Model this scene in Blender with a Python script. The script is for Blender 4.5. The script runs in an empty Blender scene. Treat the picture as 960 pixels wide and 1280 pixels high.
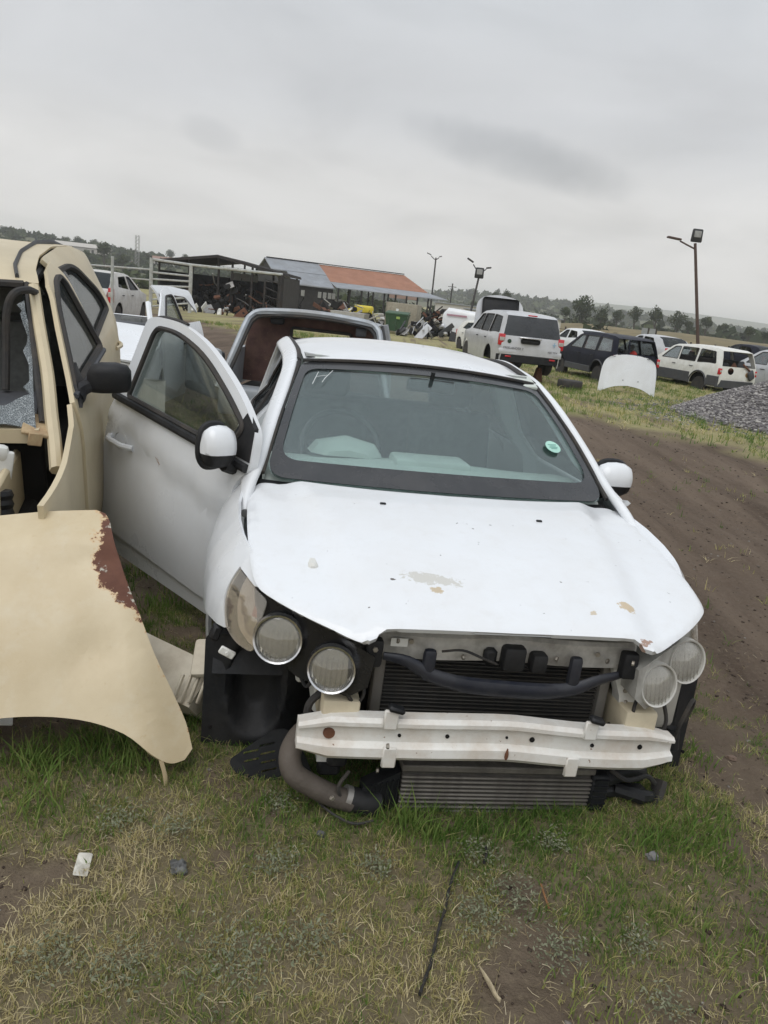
import bpy, bmesh, math, random
import numpy as np
from mathutils import Vector, Matrix, Euler, noise as mn
random.seed(7); rng = np.random.default_rng(11)
scene = bpy.context.scene
COL = scene.collection
R = math.radians
# ------------------------------------------------------------------ camera
CAM_H, CAM_P, CAM_R, CAM_F = 1.50, R(15.6), R(6.4), 950.0
_fw = Vector((0, math.cos(CAM_P), -math.sin(CAM_P))); _u0 = Vector((0, math.sin(CAM_P), math.cos(CAM_P)))
_rt = math.cos(CAM_R) * Vector((1, 0, 0)) + math.sin(CAM_R) * _u0
_up = -math.sin(CAM_R) * Vector((1, 0, 0)) + math.cos(CAM_R) * _u0
cam_data = bpy.data.cameras.new('camera'); cam = bpy.data.objects.new('camera', cam_data); COL.objects.link(cam)
cam_data.sensor_fit = 'HORIZONTAL'; cam_data.sensor_width = 36.0; cam_data.lens = CAM_F / 960 * 36
cam_data.clip_start = 0.05; cam_data.clip_end = 20000
m = Matrix.Identity(4)
for i in range(3):
    m[i][0], m[i][1], m[i][2] = _rt[i], _up[i], -_fw[i]
m[2][3] = CAM_H
cam.matrix_world = m
scene.camera = cam
def rayd(px, py): return _fw + _rt * ((px - 480) / CAM_F) - _up * ((py - 640) / CAM_F)
def gnd(px, py, z=0.0):
    d = rayd(px, py); return Vector((0, 0, CAM_H)) + d * ((z - CAM_H) / d.z)
def far(px, py, Y):
    d = rayd(px, py); return Vector((0, 0, CAM_H)) + d * (Y / d.y)
# ------------------------------------------------------------------ sky and sun (overcast)
SUN_EL, SUN_AZ = R(58), R(205)          # azimuth clockwise from +Y
world = bpy.data.worlds.new('World'); scene.world = world; world.use_nodes = True
wt = world.node_tree; wt.nodes.clear()
def N(t, typ, **kw):
    n = t.nodes.new(typ)
    for k, v in kw.items():
        if k == 'ins':
            for a, b in v.items(): n.inputs[a].default_value = b
        else: setattr(n, k, v)
    return n
def Lk(t, a, b): t.links.new(a, b)
def math_n(t, op, a, b=None, clamp=False):
    n = t.nodes.new('ShaderNodeMath'); n.operation = op; n.use_clamp = clamp
    for i, s in enumerate((a, b)):
        if s is None: continue
        if isinstance(s, (int, float)): n.inputs[i].default_value = s
        else: Lk(t, s, n.inputs[i])
    return n.outputs[0]
def ramp(t, fac, stops, interp='LINEAR'):
    n = t.nodes.new('ShaderNodeValToRGB'); n.color_ramp.interpolation = interp
    e = n.color_ramp.elements
    while len(e) > 1: e.remove(e[-1])
    for i, (p, c) in enumerate(stops):
        q = e[0] if i == 0 else e.new(p)
        q.position = p; q.color = (c, c, c, 1) if isinstance(c, (int, float)) else (*c, 1)
    Lk(t, fac, n.inputs[0]); return n.outputs[0]
def mixc(t, fac, a, b, mode='MIX'):
    n = t.nodes.new('ShaderNodeMix'); n.data_type = 'RGBA'; n.blend_type = mode
    for s, i in ((fac, 0), (a, 6), (b, 7)):
        if isinstance(s, (int, float)): n.inputs[i].default_value = s
        elif isinstance(s, tuple): n.inputs[i].default_value = (*s, 1)
        else: Lk(t, s, n.inputs[i])
    return n.outputs[2]
sky = N(wt, 'ShaderNodeTexSky', sky_type='NISHITA', sun_disc=False, sun_elevation=SUN_EL, sun_rotation=SUN_AZ, air_density=1.5, dust_density=4.0)
skyc = N(wt, 'ShaderNodeMix', data_type='RGBA', blend_type='MULTIPLY'); skyc.inputs[0].default_value = 1; skyc.inputs[7].default_value = (.075, .075, .075, 1)
Lk(wt, sky.outputs[0], skyc.inputs[6])
tc = N(wt, 'ShaderNodeTexCoord'); sx = N(wt, 'ShaderNodeSeparateXYZ'); Lk(wt, tc.outputs['Generated'], sx.inputs[0])
el = math_n(wt, 'MAXIMUM', sx.outputs[2], 0.0)
grad = ramp(wt, el, [(0.0, (.96, .93, .89)), (.05, (.90, .88, .86)), (.11, (.80, .79, .78)), (.22, (.69, .70, .72)), (.40, (.71, .745, .785)), (1.0, (.90, .95, 1.02))], 'EASE')
den = math_n(wt, 'ADD', el, 0.22)
cx = math_n(wt, 'DIVIDE', sx.outputs[0], den); cy = math_n(wt, 'DIVIDE', sx.outputs[1], den)
cv = N(wt, 'ShaderNodeCombineXYZ'); Lk(wt, cx, cv.inputs[0]); Lk(wt, cy, cv.inputs[1])
nz = N(wt, 'ShaderNodeTexNoise', ins={'Scale': 1.3, 'Detail': 6.0, 'Roughness': .5, 'Distortion': .4}); Lk(wt, cv.outputs[0], nz.inputs['Vector'])
cl = ramp(wt, nz.outputs['Fac'], [(.30, .86), (.50, 1.0), (.72, 1.10)])
skyg = mixc(wt, 1.0, grad, cl, 'MULTIPLY')
nw = N(wt, 'ShaderNodeTexNoise', ins={'Scale': 5.0, 'Detail': 5.0, 'Roughness': .6}); Lk(wt, tc.outputs['Generated'], nw.inputs['Vector'])
wob = math_n(wt, 'MULTIPLY', math_n(wt, 'SUBTRACT', nw.outputs['Fac'], .5), 1.7)
dark = None
for (px, py, wx, wy, amt) in ((645, 196, .165, .036, .42), (262, 166, .045, .022, .18), (430, 90, .40, .06, .07)):   # darker cloud bases
    d = rayd(px, py).normalized()
    az, ev = math.atan2(d.x, d.y), math.asin(d.z)
    a = math_n(wt, 'ARCTAN2', sx.outputs[0], sx.outputs[1])
    da = math_n(wt, 'SUBTRACT', a, az); de = math_n(wt, 'SUBTRACT', math_n(wt, 'ARCSINE', sx.outputs[2]), ev)
    de2 = math_n(wt, 'ADD', de, math_n(wt, 'MULTIPLY', da, 0.16))
    q = math_n(wt, 'ADD', math_n(wt, 'POWER', math_n(wt, 'ABSOLUTE', math_n(wt, 'DIVIDE', da, wx)), 2.0), math_n(wt, 'POWER', math_n(wt, 'ABSOLUTE', math_n(wt, 'DIVIDE', de2, wy)), 2.0))
    q = math_n(wt, 'ADD', q, wob)
    f = math_n(wt, 'MULTIPLY', ramp(wt, q, [(0.0, 1.0), (1.0, 0.0)], 'EASE'), amt)
    dark = f if dark is None else math_n(wt, 'ADD', dark, f)
skyg = mixc(wt, dark, skyg, (.25, .27, .30))
skyf = mixc(wt, 0.93, skyc.outputs[2], skyg)
bg = N(wt, 'ShaderNodeBackground'); Lk(wt, skyf, bg.inputs[0]); bg.inputs[1].default_value = 1.0
wo = N(wt, 'ShaderNodeOutputWorld'); Lk(wt, bg.outputs[0], wo.inputs[0])
sl = bpy.data.lights.new('sun', 'SUN'); sl.energy = 1.35; sl.angle = R(50); sl.color = (1.0, .985, .965)
sun = bpy.data.objects.new('sun', sl); COL.objects.link(sun)
_sd = Vector((math.sin(SUN_AZ) * math.cos(SUN_EL), math.cos(SUN_AZ) * math.cos(SUN_EL), math.sin(SUN_EL)))
sun.rotation_euler = _sd.to_track_quat('Z', 'Y').to_euler(); sun.location = _sd * 50
vs = scene.view_settings; vs.view_transform = 'Standard'; vs.look = 'None'; vs.exposure = 0.0; vs.gamma = 1.0; vs.use_curve_mapping = False
scene.cycles.max_bounces = 6; scene.cycles.diffuse_bounces = 3; scene.cycles.glossy_bounces = 3; scene.cycles.volume_bounces = 1; scene.cycles.transparent_max_bounces = 24
# ------------------------------------------------------------------ materials
MATS = {}
def mat(name, col, rough=.6, metal=0.0, var=.12, scale=8.0, bump=0.0, bscale=60.0, dirt=None, dirt_amt=.35, dirt_scale=3.0, spec=.5, coat=0.0, col2=None, spots=None):
    """procedural paint / plastic / metal: base colour with noise variation, optional dirt film, chips ('spots') and bump"""
    if name in MATS: return MATS[name]
    M = bpy.data.materials.new(name); M.use_nodes = True; t = M.node_tree; b = t.nodes['Principled BSDF']
    g = N(t, 'ShaderNodeTexCoord')
    n1 = N(t, 'ShaderNodeTexNoise', ins={'Scale': scale, 'Detail': 6.0, 'Roughness': .6}); Lk(t, g.outputs['Object'], n1.inputs['Vector'])
    c2 = col2 or tuple(max(0, c * (1 - var)) for c in col)
    c = mixc(t, ramp(t, n1.outputs['Fac'], [(.35, 0.0), (.65, 1.0)]), tuple(min(1, x * (1 + var * .4)) for x in col), c2)
    rr = None
    if dirt:
        n2 = N(t, 'ShaderNodeTexNoise', ins={'Scale': dirt_scale, 'Detail': 9.0, 'Roughness': .68}); Lk(t, g.outputs['Object'], n2.inputs['Vector'])
        f = math_n(t, 'MULTIPLY', ramp(t, n2.outputs['Fac'], [(.40, 0.0), (.75, 1.0)]), dirt_amt)
        c = mixc(t, f, c, dirt); rr = f
    if spots:
        sc, thr, scol = spots
        n3 = N(t, 'ShaderNodeTexNoise', ins={'Scale': sc, 'Detail': 4.0, 'Roughness': .6}); Lk(t, g.outputs['Object'], n3.inputs['Vector'])
        c = mixc(t, ramp(t, n3.outputs['Fac'], [(thr, 0.0), (thr + .02, 1.0)]), c, scol)
    Lk(t, c, b.inputs['Base Color'])
    b.inputs['Metallic'].default_value = metal; b.inputs['Specular IOR Level'].default_value = spec
    b.inputs['Coat Weight'].default_value = coat; b.inputs['Coat Roughness'].default_value = .06
    r = math_n(t, 'ADD', math_n(t, 'MULTIPLY', math_n(t, 'SUBTRACT', n1.outputs['Fac'], .5), .2), rough, clamp=True)
    if rr is not None: r = math_n(t, 'ADD', r, math_n(t, 'MULTIPLY', rr, .5), clamp=True)
    Lk(t, r, b.inputs['Roughness'])
    if bump:
        n4 = N(t, 'ShaderNodeTexNoise', ins={'Scale': bscale, 'Detail': 5.0}); Lk(t, g.outputs['Object'], n4.inputs['Vector'])
        bp = N(t, 'ShaderNodeBump', ins={'Strength': bump, 'Distance': .01}); Lk(t, n4.outputs['Fac'], bp.inputs['Height']); Lk(t, bp.outputs[0], b.inputs['Normal'])
    MATS[name] = M; return M
def glass(name, tint=(.55, .62, .60), film=(.20, .24, .235), film_amt=.22, refl=.10):
    if name in MATS: return MATS[name]
    M = bpy.data.materials.new(name); M.use_nodes = True; t = M.node_tree; t.nodes.clear()
    tr = N(t, 'ShaderNodeBsdfTransparent'); tr.inputs[0].default_value = (*[math.sqrt(c_) for c_ in tint], 1)   # every pane is two faces
    df = N(t, 'ShaderNodeBsdfDiffuse'); df.inputs[0].default_value = (*film, 1)
    gl = N(t, 'ShaderNodeBsdfGlossy'); gl.inputs['Roughness'].default_value = .03
    g = N(t, 'ShaderNodeTexCoord'); n = N(t, 'ShaderNodeTexNoise', ins={'Scale': 5.0, 'Detail': 8.0, 'Roughness': .65}); Lk(t, g.outputs['Object'], n.inputs['Vector'])
    f = math_n(t, 'MULTIPLY', ramp(t, n.outputs['Fac'], [(.3, .55), (.7, 1.2)]), film_amt * .5)
    m1 = N(t, 'ShaderNodeMixShader'); Lk(t, f, m1.inputs[0]); Lk(t, tr.outputs[0], m1.inputs[1]); Lk(t, df.outputs[0], m1.inputs[2])
    fr = N(t, 'ShaderNodeFresnel'); fr.inputs[0].default_value = 1.5
    ff = math_n(t, 'ADD', math_n(t, 'MULTIPLY', fr.outputs[0], .34), refl * .15, clamp=True)
    m2 = N(t, 'ShaderNodeMixShader'); Lk(t, ff, m2.inputs[0]); Lk(t, m1.outputs[0], m2.inputs[1]); Lk(t, gl.outputs[0], m2.inputs[2])
    o = N(t, 'ShaderNodeOutputMaterial'); Lk(t, m2.outputs[0], o.inputs[0])
    MATS[name] = M; return M
WHITE = mat('white_paint', (.765, .785, .805), .28, var=.03, scale=2.0, dirt=(.47, .43, .37), dirt_amt=.26, dirt_scale=2.2, coat=.5)
WHITE_OLD = mat('chalky_white_paint', (.74, .74, .70), .5, var=.05, dirt=(.40, .33, .26), dirt_amt=.35, dirt_scale=5.0)
CREAM = mat('beige_paint', (.56, .475, .315), .45, var=.10, scale=3.0, dirt=(.52, .43, .29), dirt_amt=.5, dirt_scale=1.6, coat=.15)
SILVER = mat('silver_paint', (.60, .61, .63), .35, metal=.35, var=.06, dirt=(.42, .38, .33), dirt_amt=.3, dirt_scale=3, coat=.4)
NAVY = mat('navy_paint', (.006, .008, .020), .42, var=.1, dirt=(.03, .028, .026), dirt_amt=.25, spec=.2, coat=.0)
BLACK = mat('black_plastic', (.014, .015, .017), .5, var=.25, scale=20, dirt=(.06, .054, .048), dirt_amt=.35, dirt_scale=6, bump=.15, spec=.3)
BLACK_G = mat('black_gloss_trim', (.012, .012, .013), .25, dirt=(.09, .085, .08), dirt_amt=.2)
RUBBER = mat('rubber', (.022, .022, .023), .75, dirt=(.14, .115, .09), dirt_amt=.5, dirt_scale=8, bump=.2)
GREYPL = mat('grey_plastic', (.05, .054, .062), .6, dirt=(.14, .12, .10), dirt_amt=.3)
STEEL = mat('dull_steel', (.42, .42, .41), .45, metal=.7, var=.2, dirt=(.28, .19, .12), dirt_amt=.4, dirt_scale=10)
CHROME = mat('chrome_ring', (.75, .75, .76), .18, metal=1.0, dirt=(.35, .33, .3), dirt_amt=.3)
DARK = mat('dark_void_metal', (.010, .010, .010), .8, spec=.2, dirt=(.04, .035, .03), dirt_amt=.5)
RUST = mat('rust', (.13, .055, .032), .85, var=.4, scale=25, bump=.3, dirt=(.22, .10, .05), dirt_amt=.6, dirt_scale=20)
SEAT = mat('seat_cloth', (.16, .165, .16), .9, var=.2, scale=30)
DASH = mat('dashboard_plastic', (.60, .64, .60), .7, var=.1, dirt=(.4, .38, .34), dirt_amt=.3)
REDL = mat('red_tail_lens', (.55, .02, .03), .2, var=.2, coat=.6)
CLEARL = mat('clear_lens_grey', (.55, .54, .50), .2, metal=.3, var=.2, scale=30, coat=.6, dirt=(.3, .26, .2), dirt_amt=.4)
GLASS = glass('car_glass'); GLASS_D = glass('dark_car_glass', (.12, .14, .15), (.08, .09, .095), .25)
# ------------------------------------------------------------------ mesh helpers
def newobj(name, me, material=None, parent=None):
    o = bpy.data.objects.new(name, me); COL.objects.link(o)
    if material is not None and len(me.materials) == 0: me.materials.append(material)
    if parent is not None: o.parent = parent
    return o
def finish(me, ang=38):
    me.shade_smooth(); me.set_sharp_from_angle(angle=R(ang)); me.update()
def build(name, shapes, material, parent=None, ang=38, loc=None, rot=None):
    """shapes: list of (verts, faces) joined into ONE mesh object"""
    V, Fc = [], []
    for v, f in shapes:
        o = len(V); V += [tuple(p) for p in v]; Fc += [tuple(i + o for i in q) for q in f]
    me = bpy.data.meshes.new(name); me.from_pydata(V, [], Fc)
    bm = bmesh.new(); bm.from_mesh(me); bmesh.ops.recalc_face_normals(bm, faces=bm.faces); bm.to_mesh(me); bm.free()
    finish(me, ang)
    o = newobj(name, me, material, parent)
    if loc is not None: o.location = loc
    if rot is not None: o.rotation_euler = rot
    return o
def xf(shape, mtx): return ([tuple(mtx @ Vector(p)) for p in shape[0]], shape[1])
def move(shape, d, rot=(0, 0, 0), sc=1.0):
    return xf(shape, Matrix.Translation(d) @ Euler(rot).to_matrix().to_4x4() @ Matrix.Scale(sc, 4))
def rbox(sx, sy, sz, bev=.01, seg=2, c=(0, 0, 0), rot=(0, 0, 0), taper=None):
    bm = bmesh.new(); bmesh.ops.create_cube(bm, size=1)
    for v in bm.verts:
        k = 1.0
        if taper and v.co.z > 0: k = taper
        v.co = Vector((v.co.x * sx * k, v.co.y * sy * k, v.co.z * sz))
    if bev > 0: bmesh.ops.bevel(bm, geom=list(bm.edges), offset=bev, segments=seg, profile=.5, affect='EDGES')
    s = ([tuple(v.co) for v in bm.verts], [tuple(v.index for v in f.verts) for f in bm.faces]) if not bm.verts.index_update() else None
    bm.free(); return move(s, c, rot)
def tube(path, r, seg=8, closed=False, flat=1.0):
    P = [Vector(p) for p in path]; n = len(P); rs = r if isinstance(r, (list, tuple)) else [r] * n
    V, Fc = [], []; prev = None
    for i, p in enumerate(P):
        t = (P[(i + 1) % n] - P[i - 1]) if closed else (P[min(i + 1, n - 1)] - P[max(i - 1, 0)])
        t.normalize()
        if prev is None:
            a = Vector((0, 0, 1)) if abs(t.z) < .9 else Vector((1, 0, 0)); prev = (a - t * a.dot(t)).normalized()
        prev = (prev - t * prev.dot(t)).normalized(); b = t.cross(prev)
        for k in range(seg):
            w = 2 * math.pi * k / seg; V.append(p + prev * (math.cos(w) * rs[i]) + b * (math.sin(w) * rs[i] * flat))
    m_ = n if closed else n - 1
    for i in range(m_):
        for k in range(seg):
            a, b2 = i * seg + k, i * seg + (k + 1) % seg; c, d = ((i + 1) % n) * seg + (k + 1) % seg, ((i + 1) % n) * seg + k
            Fc.append((a, b2, c, d))
    if not closed: Fc.append(tuple(range(seg))[::-1]); Fc.append(tuple((n - 1) * seg + k for k in range(seg)))
    return V, Fc
def lathe(prof, seg=24, axis='Z'):
    """prof: list of (r, h)"""
    V, Fc = [], []
    for r, h in prof:
        for k in range(seg):
            w = 2 * math.pi * k / seg; x, y = r * math.cos(w), r * math.sin(w)
            V.append((x, y, h) if axis == 'Z' else ((x, h, y) if axis == 'Y' else (h, x, y)))
    for i in range(len(prof) - 1):
        for k in range(seg):
            Fc.append((i * seg + k, i * seg + (k + 1) % seg, (i + 1) * seg + (k + 1) % seg, (i + 1) * seg + k))
    Fc.append(tuple(range(seg))[::-1]); Fc.append(tuple((len(prof) - 1) * seg + k for k in range(seg)))
    return V, Fc
def loft(rings, caps=True):
    n = len(rings[0]); V = [tuple(p) for r in rings for p in r]; Fc = []
    for i in range(len(rings) - 1):
        for k in range(n): Fc.append((i * n + k, i * n + (k + 1) % n, (i + 1) * n + (k + 1) % n, (i + 1) * n + k))
    if caps: Fc.append(tuple(range(n))[::-1]); Fc.append(tuple((len(rings) - 1) * n + k for k in range(n)))
    return V, Fc
def prism(poly, d, axis='Y'):
    """poly: 2D list, extruded by d about 0 along axis"""
    def q(a, b, h): return (a, h, b) if axis == 'Y' else ((h, a, b) if axis == 'X' else (a, b, h))
    n = len(poly); V = [q(a, b, -d / 2) for a, b in poly] + [q(a, b, d / 2) for a, b in poly]
    return V, [tuple(range(n)), tuple(range(2 * n - 1, n - 1, -1))] + [(i, (i + 1) % n, n + (i + 1) % n, n + i) for i in range(n)]
def rnd(pts, r=.03, n=4):
    out = []; m_ = len(pts)
    for i in range(m_):
        p = Vector(pts[i][:2]); rr = pts[i][2] if len(pts[i]) > 2 else r
        a = Vector(pts[i - 1][:2]) - p; b = Vector(pts[(i + 1) % m_][:2]) - p
        if rr <= 0: out.append(tuple(p)); continue
        da, db = min(rr, a.length * .45), min(rr, b.length * .45)
        p0, p2 = p + a.normalized() * da, p + b.normalized() * db
        for k in range(n + 1):
            s = k / n; out.append(tuple(p0 * (1 - s) ** 2 + p * 2 * s * (1 - s) + p2 * s * s))
    return out
def crv(pts, n=6, closed=False):
    P = [Vector(p) for p in pts]; out = []; m_ = len(P)
    for i in range(m_ if closed else m_ - 1):
        p1, p2 = P[i], P[(i + 1) % m_]
        p0 = P[i - 1] if (closed or i > 0) else p1 * 2 - p2
        p3 = P[(i + 2) % m_] if (closed or i + 2 < m_) else p2 * 2 - p1
        for k in range(n):
            s = k / n; out.append(.5 * ((2 * p1) + (p2 - p0) * s + (2 * p0 - 5 * p1 + 4 * p2 - p3) * s * s + (3 * p1 - p0 - 3 * p2 + p3) * s ** 3))
    if not closed: out.append(P[-1])
    return [tuple(p) for p in out]
def arc(cx_, cy_, r, a0, a1, n=12): return [(cx_ + r * math.cos(R(a0 + (a1 - a0) * i / n)), cy_ + r * math.sin(R(a0 + (a1 - a0) * i / n))) for i in range(n + 1)]
def sheet(name, outline, fmap, material, parent=None, holes=(), cell=.06, thick=.012, out=None, clips=(), ang=40):
    """trimmed panel: a 2D outline (with holes) laid on the surface fmap(u, v) -> (x, y, z) and given a thickness"""
    bm = bmesh.new(); E = []
    for loop in [outline] + list(holes):
        vv = [bm.verts.new((p[0], p[1], 0)) for p in loop]
        E += [bm.edges.new((vv[i], vv[(i + 1) % len(vv)])) for i in range(len(vv))]
    bmesh.ops.triangle_fill(bm, use_beauty=True, use_dissolve=False, edges=E, normal=(0, 0, 1))
    us = [p[0] for p in outline]; vs_ = [p[1] for p in outline]
    if cell:
        for lo, hi, ax in ((min(us), max(us), 0), (min(vs_), max(vs_), 1)):
            k = max(1, int((hi - lo) / cell))
            for i in range(1, k):
                co = [0, 0, 0]; no = [0, 0, 0]; co[ax] = lo + (hi - lo) * i / k; no[ax] = 1
                bmesh.ops.bisect_plane(bm, geom=bm.verts[:] + bm.edges[:] + bm.faces[:], plane_co=co, plane_no=no)
    for ax, val, keep in clips:
        co = [0, 0, 0]; no = [0, 0, 0]; co[ax] = val; no[ax] = 1
        bmesh.ops.bisect_plane(bm, geom=bm.verts[:] + bm.edges[:] + bm.faces[:], plane_co=co, plane_no=no, clear_outer=(keep < 0), clear_inner=(keep > 0))
    for v in bm.verts: v.co = Vector(fmap(v.co.x, v.co.y))
    bmesh.ops.remove_doubles(bm, verts=bm.verts, dist=1e-5)
    bmesh.ops.recalc_face_normals(bm, faces=bm.faces)
    s = Vector((0, 0, 0))
    for f in bm.faces: s += f.normal * f.calc_area()
    if out is not None and s.dot(Vector(out)) < 0: bmesh.ops.reverse_faces(bm, faces=bm.faces)
    if thick:
        bm.normal_update(); bm.verts.index_update(); bm.verts.ensure_lookup_table()
        base = list(bm.verts); nf = list(bm.faces); be = [e for e in bm.edges if len(e.link_faces) == 1]
        low = {v: bm.verts.new(v.co - v.normal * thick) for v in base}
        for f in nf: bm.faces.new([low[v] for v in reversed(f.verts)])
        for e in be:
            l = e.link_loops[0]; a, b = l.vert, l.link_loop_next.vert
            try: bm.faces.new((b, a, low[a], low[b]))
            except ValueError: pass
    me = bpy.data.meshes.new(name); bm.to_mesh(me); bm.free(); finish(me, ang)
    return newobj(name, me, material, parent)
def empty(name, loc=(0, 0, 0), rot=(0, 0, 0), mode='XYZ'):
    o = bpy.data.objects.new(name, None); COL.objects.link(o); o.rotation_mode = mode; o.location = loc; o.rotation_euler = rot; o.empty_display_size = .2
    return o
def tag(o, label, cat, group=None):
    o['label'] = label; o['category'] = cat
    if group: o['group'] = group
    return o
def lut(t, x):
    if x <= t[0][0]: return t[0][1]
    for (a, b), (c, d) in zip(t, t[1:]):
        if x <= c: return b + (d - b) * (x - a) / (c - a)
    return t[-1][1]
def sm(a, b, x):
    s = min(1, max(0, (x - a) / (b - a))); return s * s * (3 - 2 * s)
def text(name, s, size, material, parent, mtx, depth=.003):
    cu = bpy.data.curves.new(name, 'FONT'); cu.body = s; cu.size = size; cu.extrude = depth; cu.align_x = 'CENTER'; cu.align_y = 'CENTER'
    ob = bpy.data.objects.new(name, cu); COL.objects.link(ob); bpy.context.view_layer.update()
    me = bpy.data.meshes.new_from_object(ob.evaluated_get(bpy.context.evaluated_depsgraph_get()))
    bpy.data.objects.remove(ob); o = newobj(name, me, material, parent); o.matrix_local = mtx; return o
# ------------------------------------------------------------------ ground sheet (grass land + dirt track)
def fbm(x, y, s, o=4):
    return mn.fractal(Vector((x * s, y * s, 3.7)), 1.0, 2.0, o)
TD = Vector((-.53, .848, 0)); TN = Vector((.848, .53, 0))        # dirt track direction / across
def track(x, y):
    off = x * TN.x + y * TN.y
    n = fbm(x, y, .9) * .55 + fbm(x, y, 4.0, 3) * .25
    along = x * TD.x + y * TD.y
    near = 2.55 - .9 * sm(1.2, -.6, along) * 0 - 1.15 * sm(2.0, .2, along)
    m_ = sm(near - .55, near + .75, off + n) * (1 - sm(9.35, 10.0, off + n * .6))
    return m_, off
def bare(x, y):                                                  # bare soil patches inside the grass
    return sm(.16, .42, fbm(x + 9, y, 1.9, 4) + .45 * fbm(x, y + 5, 7.0, 3))
def ground_h(x, y):
    d = math.hypot(x, y)
    base = -.9 * sm(8, 85, y) - .22 * sm(9, 21, y) * sm(1.5, 4.5, x) * (1 - sm(26, 40, y))
    if d > 40: return base
    tr, off = track(x, y)
    h = fbm(x, y, 1.1) * .016 + fbm(x, y, 5.5, 3) * .008
    if d < 12: h += tr * (fbm(x, y, 9.0, 3) * .012)
    h += tr * .016 * math.sin(off * 3.9 + fbm(x, y, .35) * 1.6) - tr * .03
    return base + h * (1 - sm(22, 40, d))
def axis_lines(lo, hi, step, reach_lo, reach_hi):
    a = list(np.arange(lo, hi, step)); s = step
    x = a[-1]
    while x < reach_hi: s *= 1.16; x += s; a.append(x)
    s = step; x = a[0]
    while x > reach_lo: s *= 1.16; x -= s; a.insert(0, x)
    return a
gx = axis_lines(-3.2, 4.6, .055, -4200, 4200); gy = axis_lines(.6, 9.0, .055, -400, 6500)
nx, ny = len(gx), len(gy)
GV = np.zeros((nx * ny, 3), np.float32); DA = np.zeros(nx * ny, np.float32); TU = np.zeros(nx * ny, np.float32)
k = 0
for y in gy:
    for x in gx:
        d = math.hypot(x, y)
        GV[k] = (x, y, ground_h(x, y))
        if d < 90:
            DA[k] = track(x, y)[0]; TU[k] = max(.0, 1 - bare(x, y) * .85) * (.30 + .70 * sm(3.5, 14, d))
        else: TU[k] = 1
        k += 1
me = bpy.data.meshes.new('ground'); me.vertices.add(nx * ny); me.vertices.foreach_set('co', GV.ravel())
ii = (np.arange(ny - 1)[:, None] * nx + np.arange(nx - 1)[None, :]).ravel()
quads = np.stack([ii, ii + 1, ii + nx + 1, ii + nx], 1).astype(np.int32)
me.loops.add(quads.size); me.loops.foreach_set('vertex_index', quads.ravel())
me.polygons.add(len(quads)); me.polygons.foreach_set('loop_start', np.arange(0, quads.size, 4, dtype=np.int32))
me.update(calc_edges=True); me.shade_smooth()
for nm, arr in (('dirt', DA), ('turf', TU)):
    at_ = me.attributes.new(nm, 'FLOAT', 'POINT'); at_.data.foreach_set('value', arr)
M = bpy.data.materials.new('earth_and_turf'); M.use_nodes = True; t = M.node_tree; b = t.nodes['Principled BSDF']
g = N(t, 'ShaderNodeTexCoord')
def noi(sc, det=8.0, ro=.65, dist=0.0, vec=None):
    n = N(t, 'ShaderNodeTexNoise', ins={'Scale': sc, 'Detail': det, 'Roughness': ro, 'Distortion': dist}); Lk(t, vec or g.outputs['Object'], n.inputs['Vector']); return n.outputs['Fac']
soil = mixc(t, ramp(t, noi(7, 10, .75), [(.3, 0.0), (.7, 1.0)]), (.10, .073, .054), (.23, .178, .13))
soil = mixc(t, math_n(t, 'MULTIPLY', ramp(t, noi(42, 4, .6), [(.55, 0.0), (.72, 1.0)]), .6), soil, (.27, .215, .145))
mp = N(t, 'ShaderNodeMapping'); mp.inputs['Rotation'].default_value = (0, 0, R(-32)); mp.inputs['Scale'].default_value = (1.0, .09, 1.0); Lk(t, g.outputs['Object'], mp.inputs[0])
rut = noi(1.9, 7, .7, .2, mp.outputs[0])
dirt = mixc(t, ramp(t, rut, [(.32, 0.0), (.68, 1.0)]), (.082, .059, .043), (.195, .149, .111))
dirt = mixc(t, math_n(t, 'MULTIPLY', ramp(t, noi(38, 6, .7), [(.50, 0.0), (.75, 1.0)]), .45), dirt, (.24, .185, .14))
vor = N(t, 'ShaderNodeTexVoronoi', ins={'Scale': 55.0}); Lk(t, g.outputs['Object'], vor.inputs['Vector'])
dirt = mixc(t, math_n(t, 'MULTIPLY', ramp(t, vor.outputs['Distance'], [(.10, 1.0), (.2, 0.0)]), ramp(t, noi(14, 2), [(.5, 0.0), (.6, .55)])), dirt, (.24, .21, .18))
turf = mixc(t, ramp(t, noi(.55, 9, .7), [(.35, 0.0), (.66, 1.0)]), (.225, .235, .085), (.38, .32, .17))
turf = mixc(t, math_n(t, 'MULTIPLY', ramp(t, noi(9, 6, .7), [(.40, 0.0), (.7, 1.0)]), .6), turf, (.13, .145, .05))
turf = mixc(t, math_n(t, 'MULTIPLY', ramp(t, noi(.2, 6, .6), [(.55, 0.0), (.75, 1.0)]), .6), turf, (.20, .165, .105))
turf = mixc(t, math_n(t, 'MULTIPLY', ramp(t, noi(65, 6, .75), [(.42, 0.0), (.62, 1.0)]), .55), turf, (.46, .39, .24))
at1 = N(t, 'ShaderNodeAttribute', attribute_name='turf'); at2 = N(t, 'ShaderNodeAttribute', attribute_name='dirt')
c = mixc(t, at1.outputs['Fac'], soil, turf); c = mixc(t, at2.outputs['Fac'], c, dirt)
Lk(t, c, b.inputs['Base Color']); b.inputs['Roughness'].default_value = .95; b.inputs['Specular IOR Level'].default_value = .15
bh = math_n(t, 'ADD', math_n(t, 'MULTIPLY', noi(30, 8, .7), 1.0), math_n(t, 'MULTIPLY', noi(110, 4, .7), .5))
bp = N(t, 'ShaderNodeBump', ins={'Strength': .9, 'Distance': .025}); Lk(t, bh, bp.inputs['Height']); Lk(t, bp.outputs[0], b.inputs['Normal'])
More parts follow.
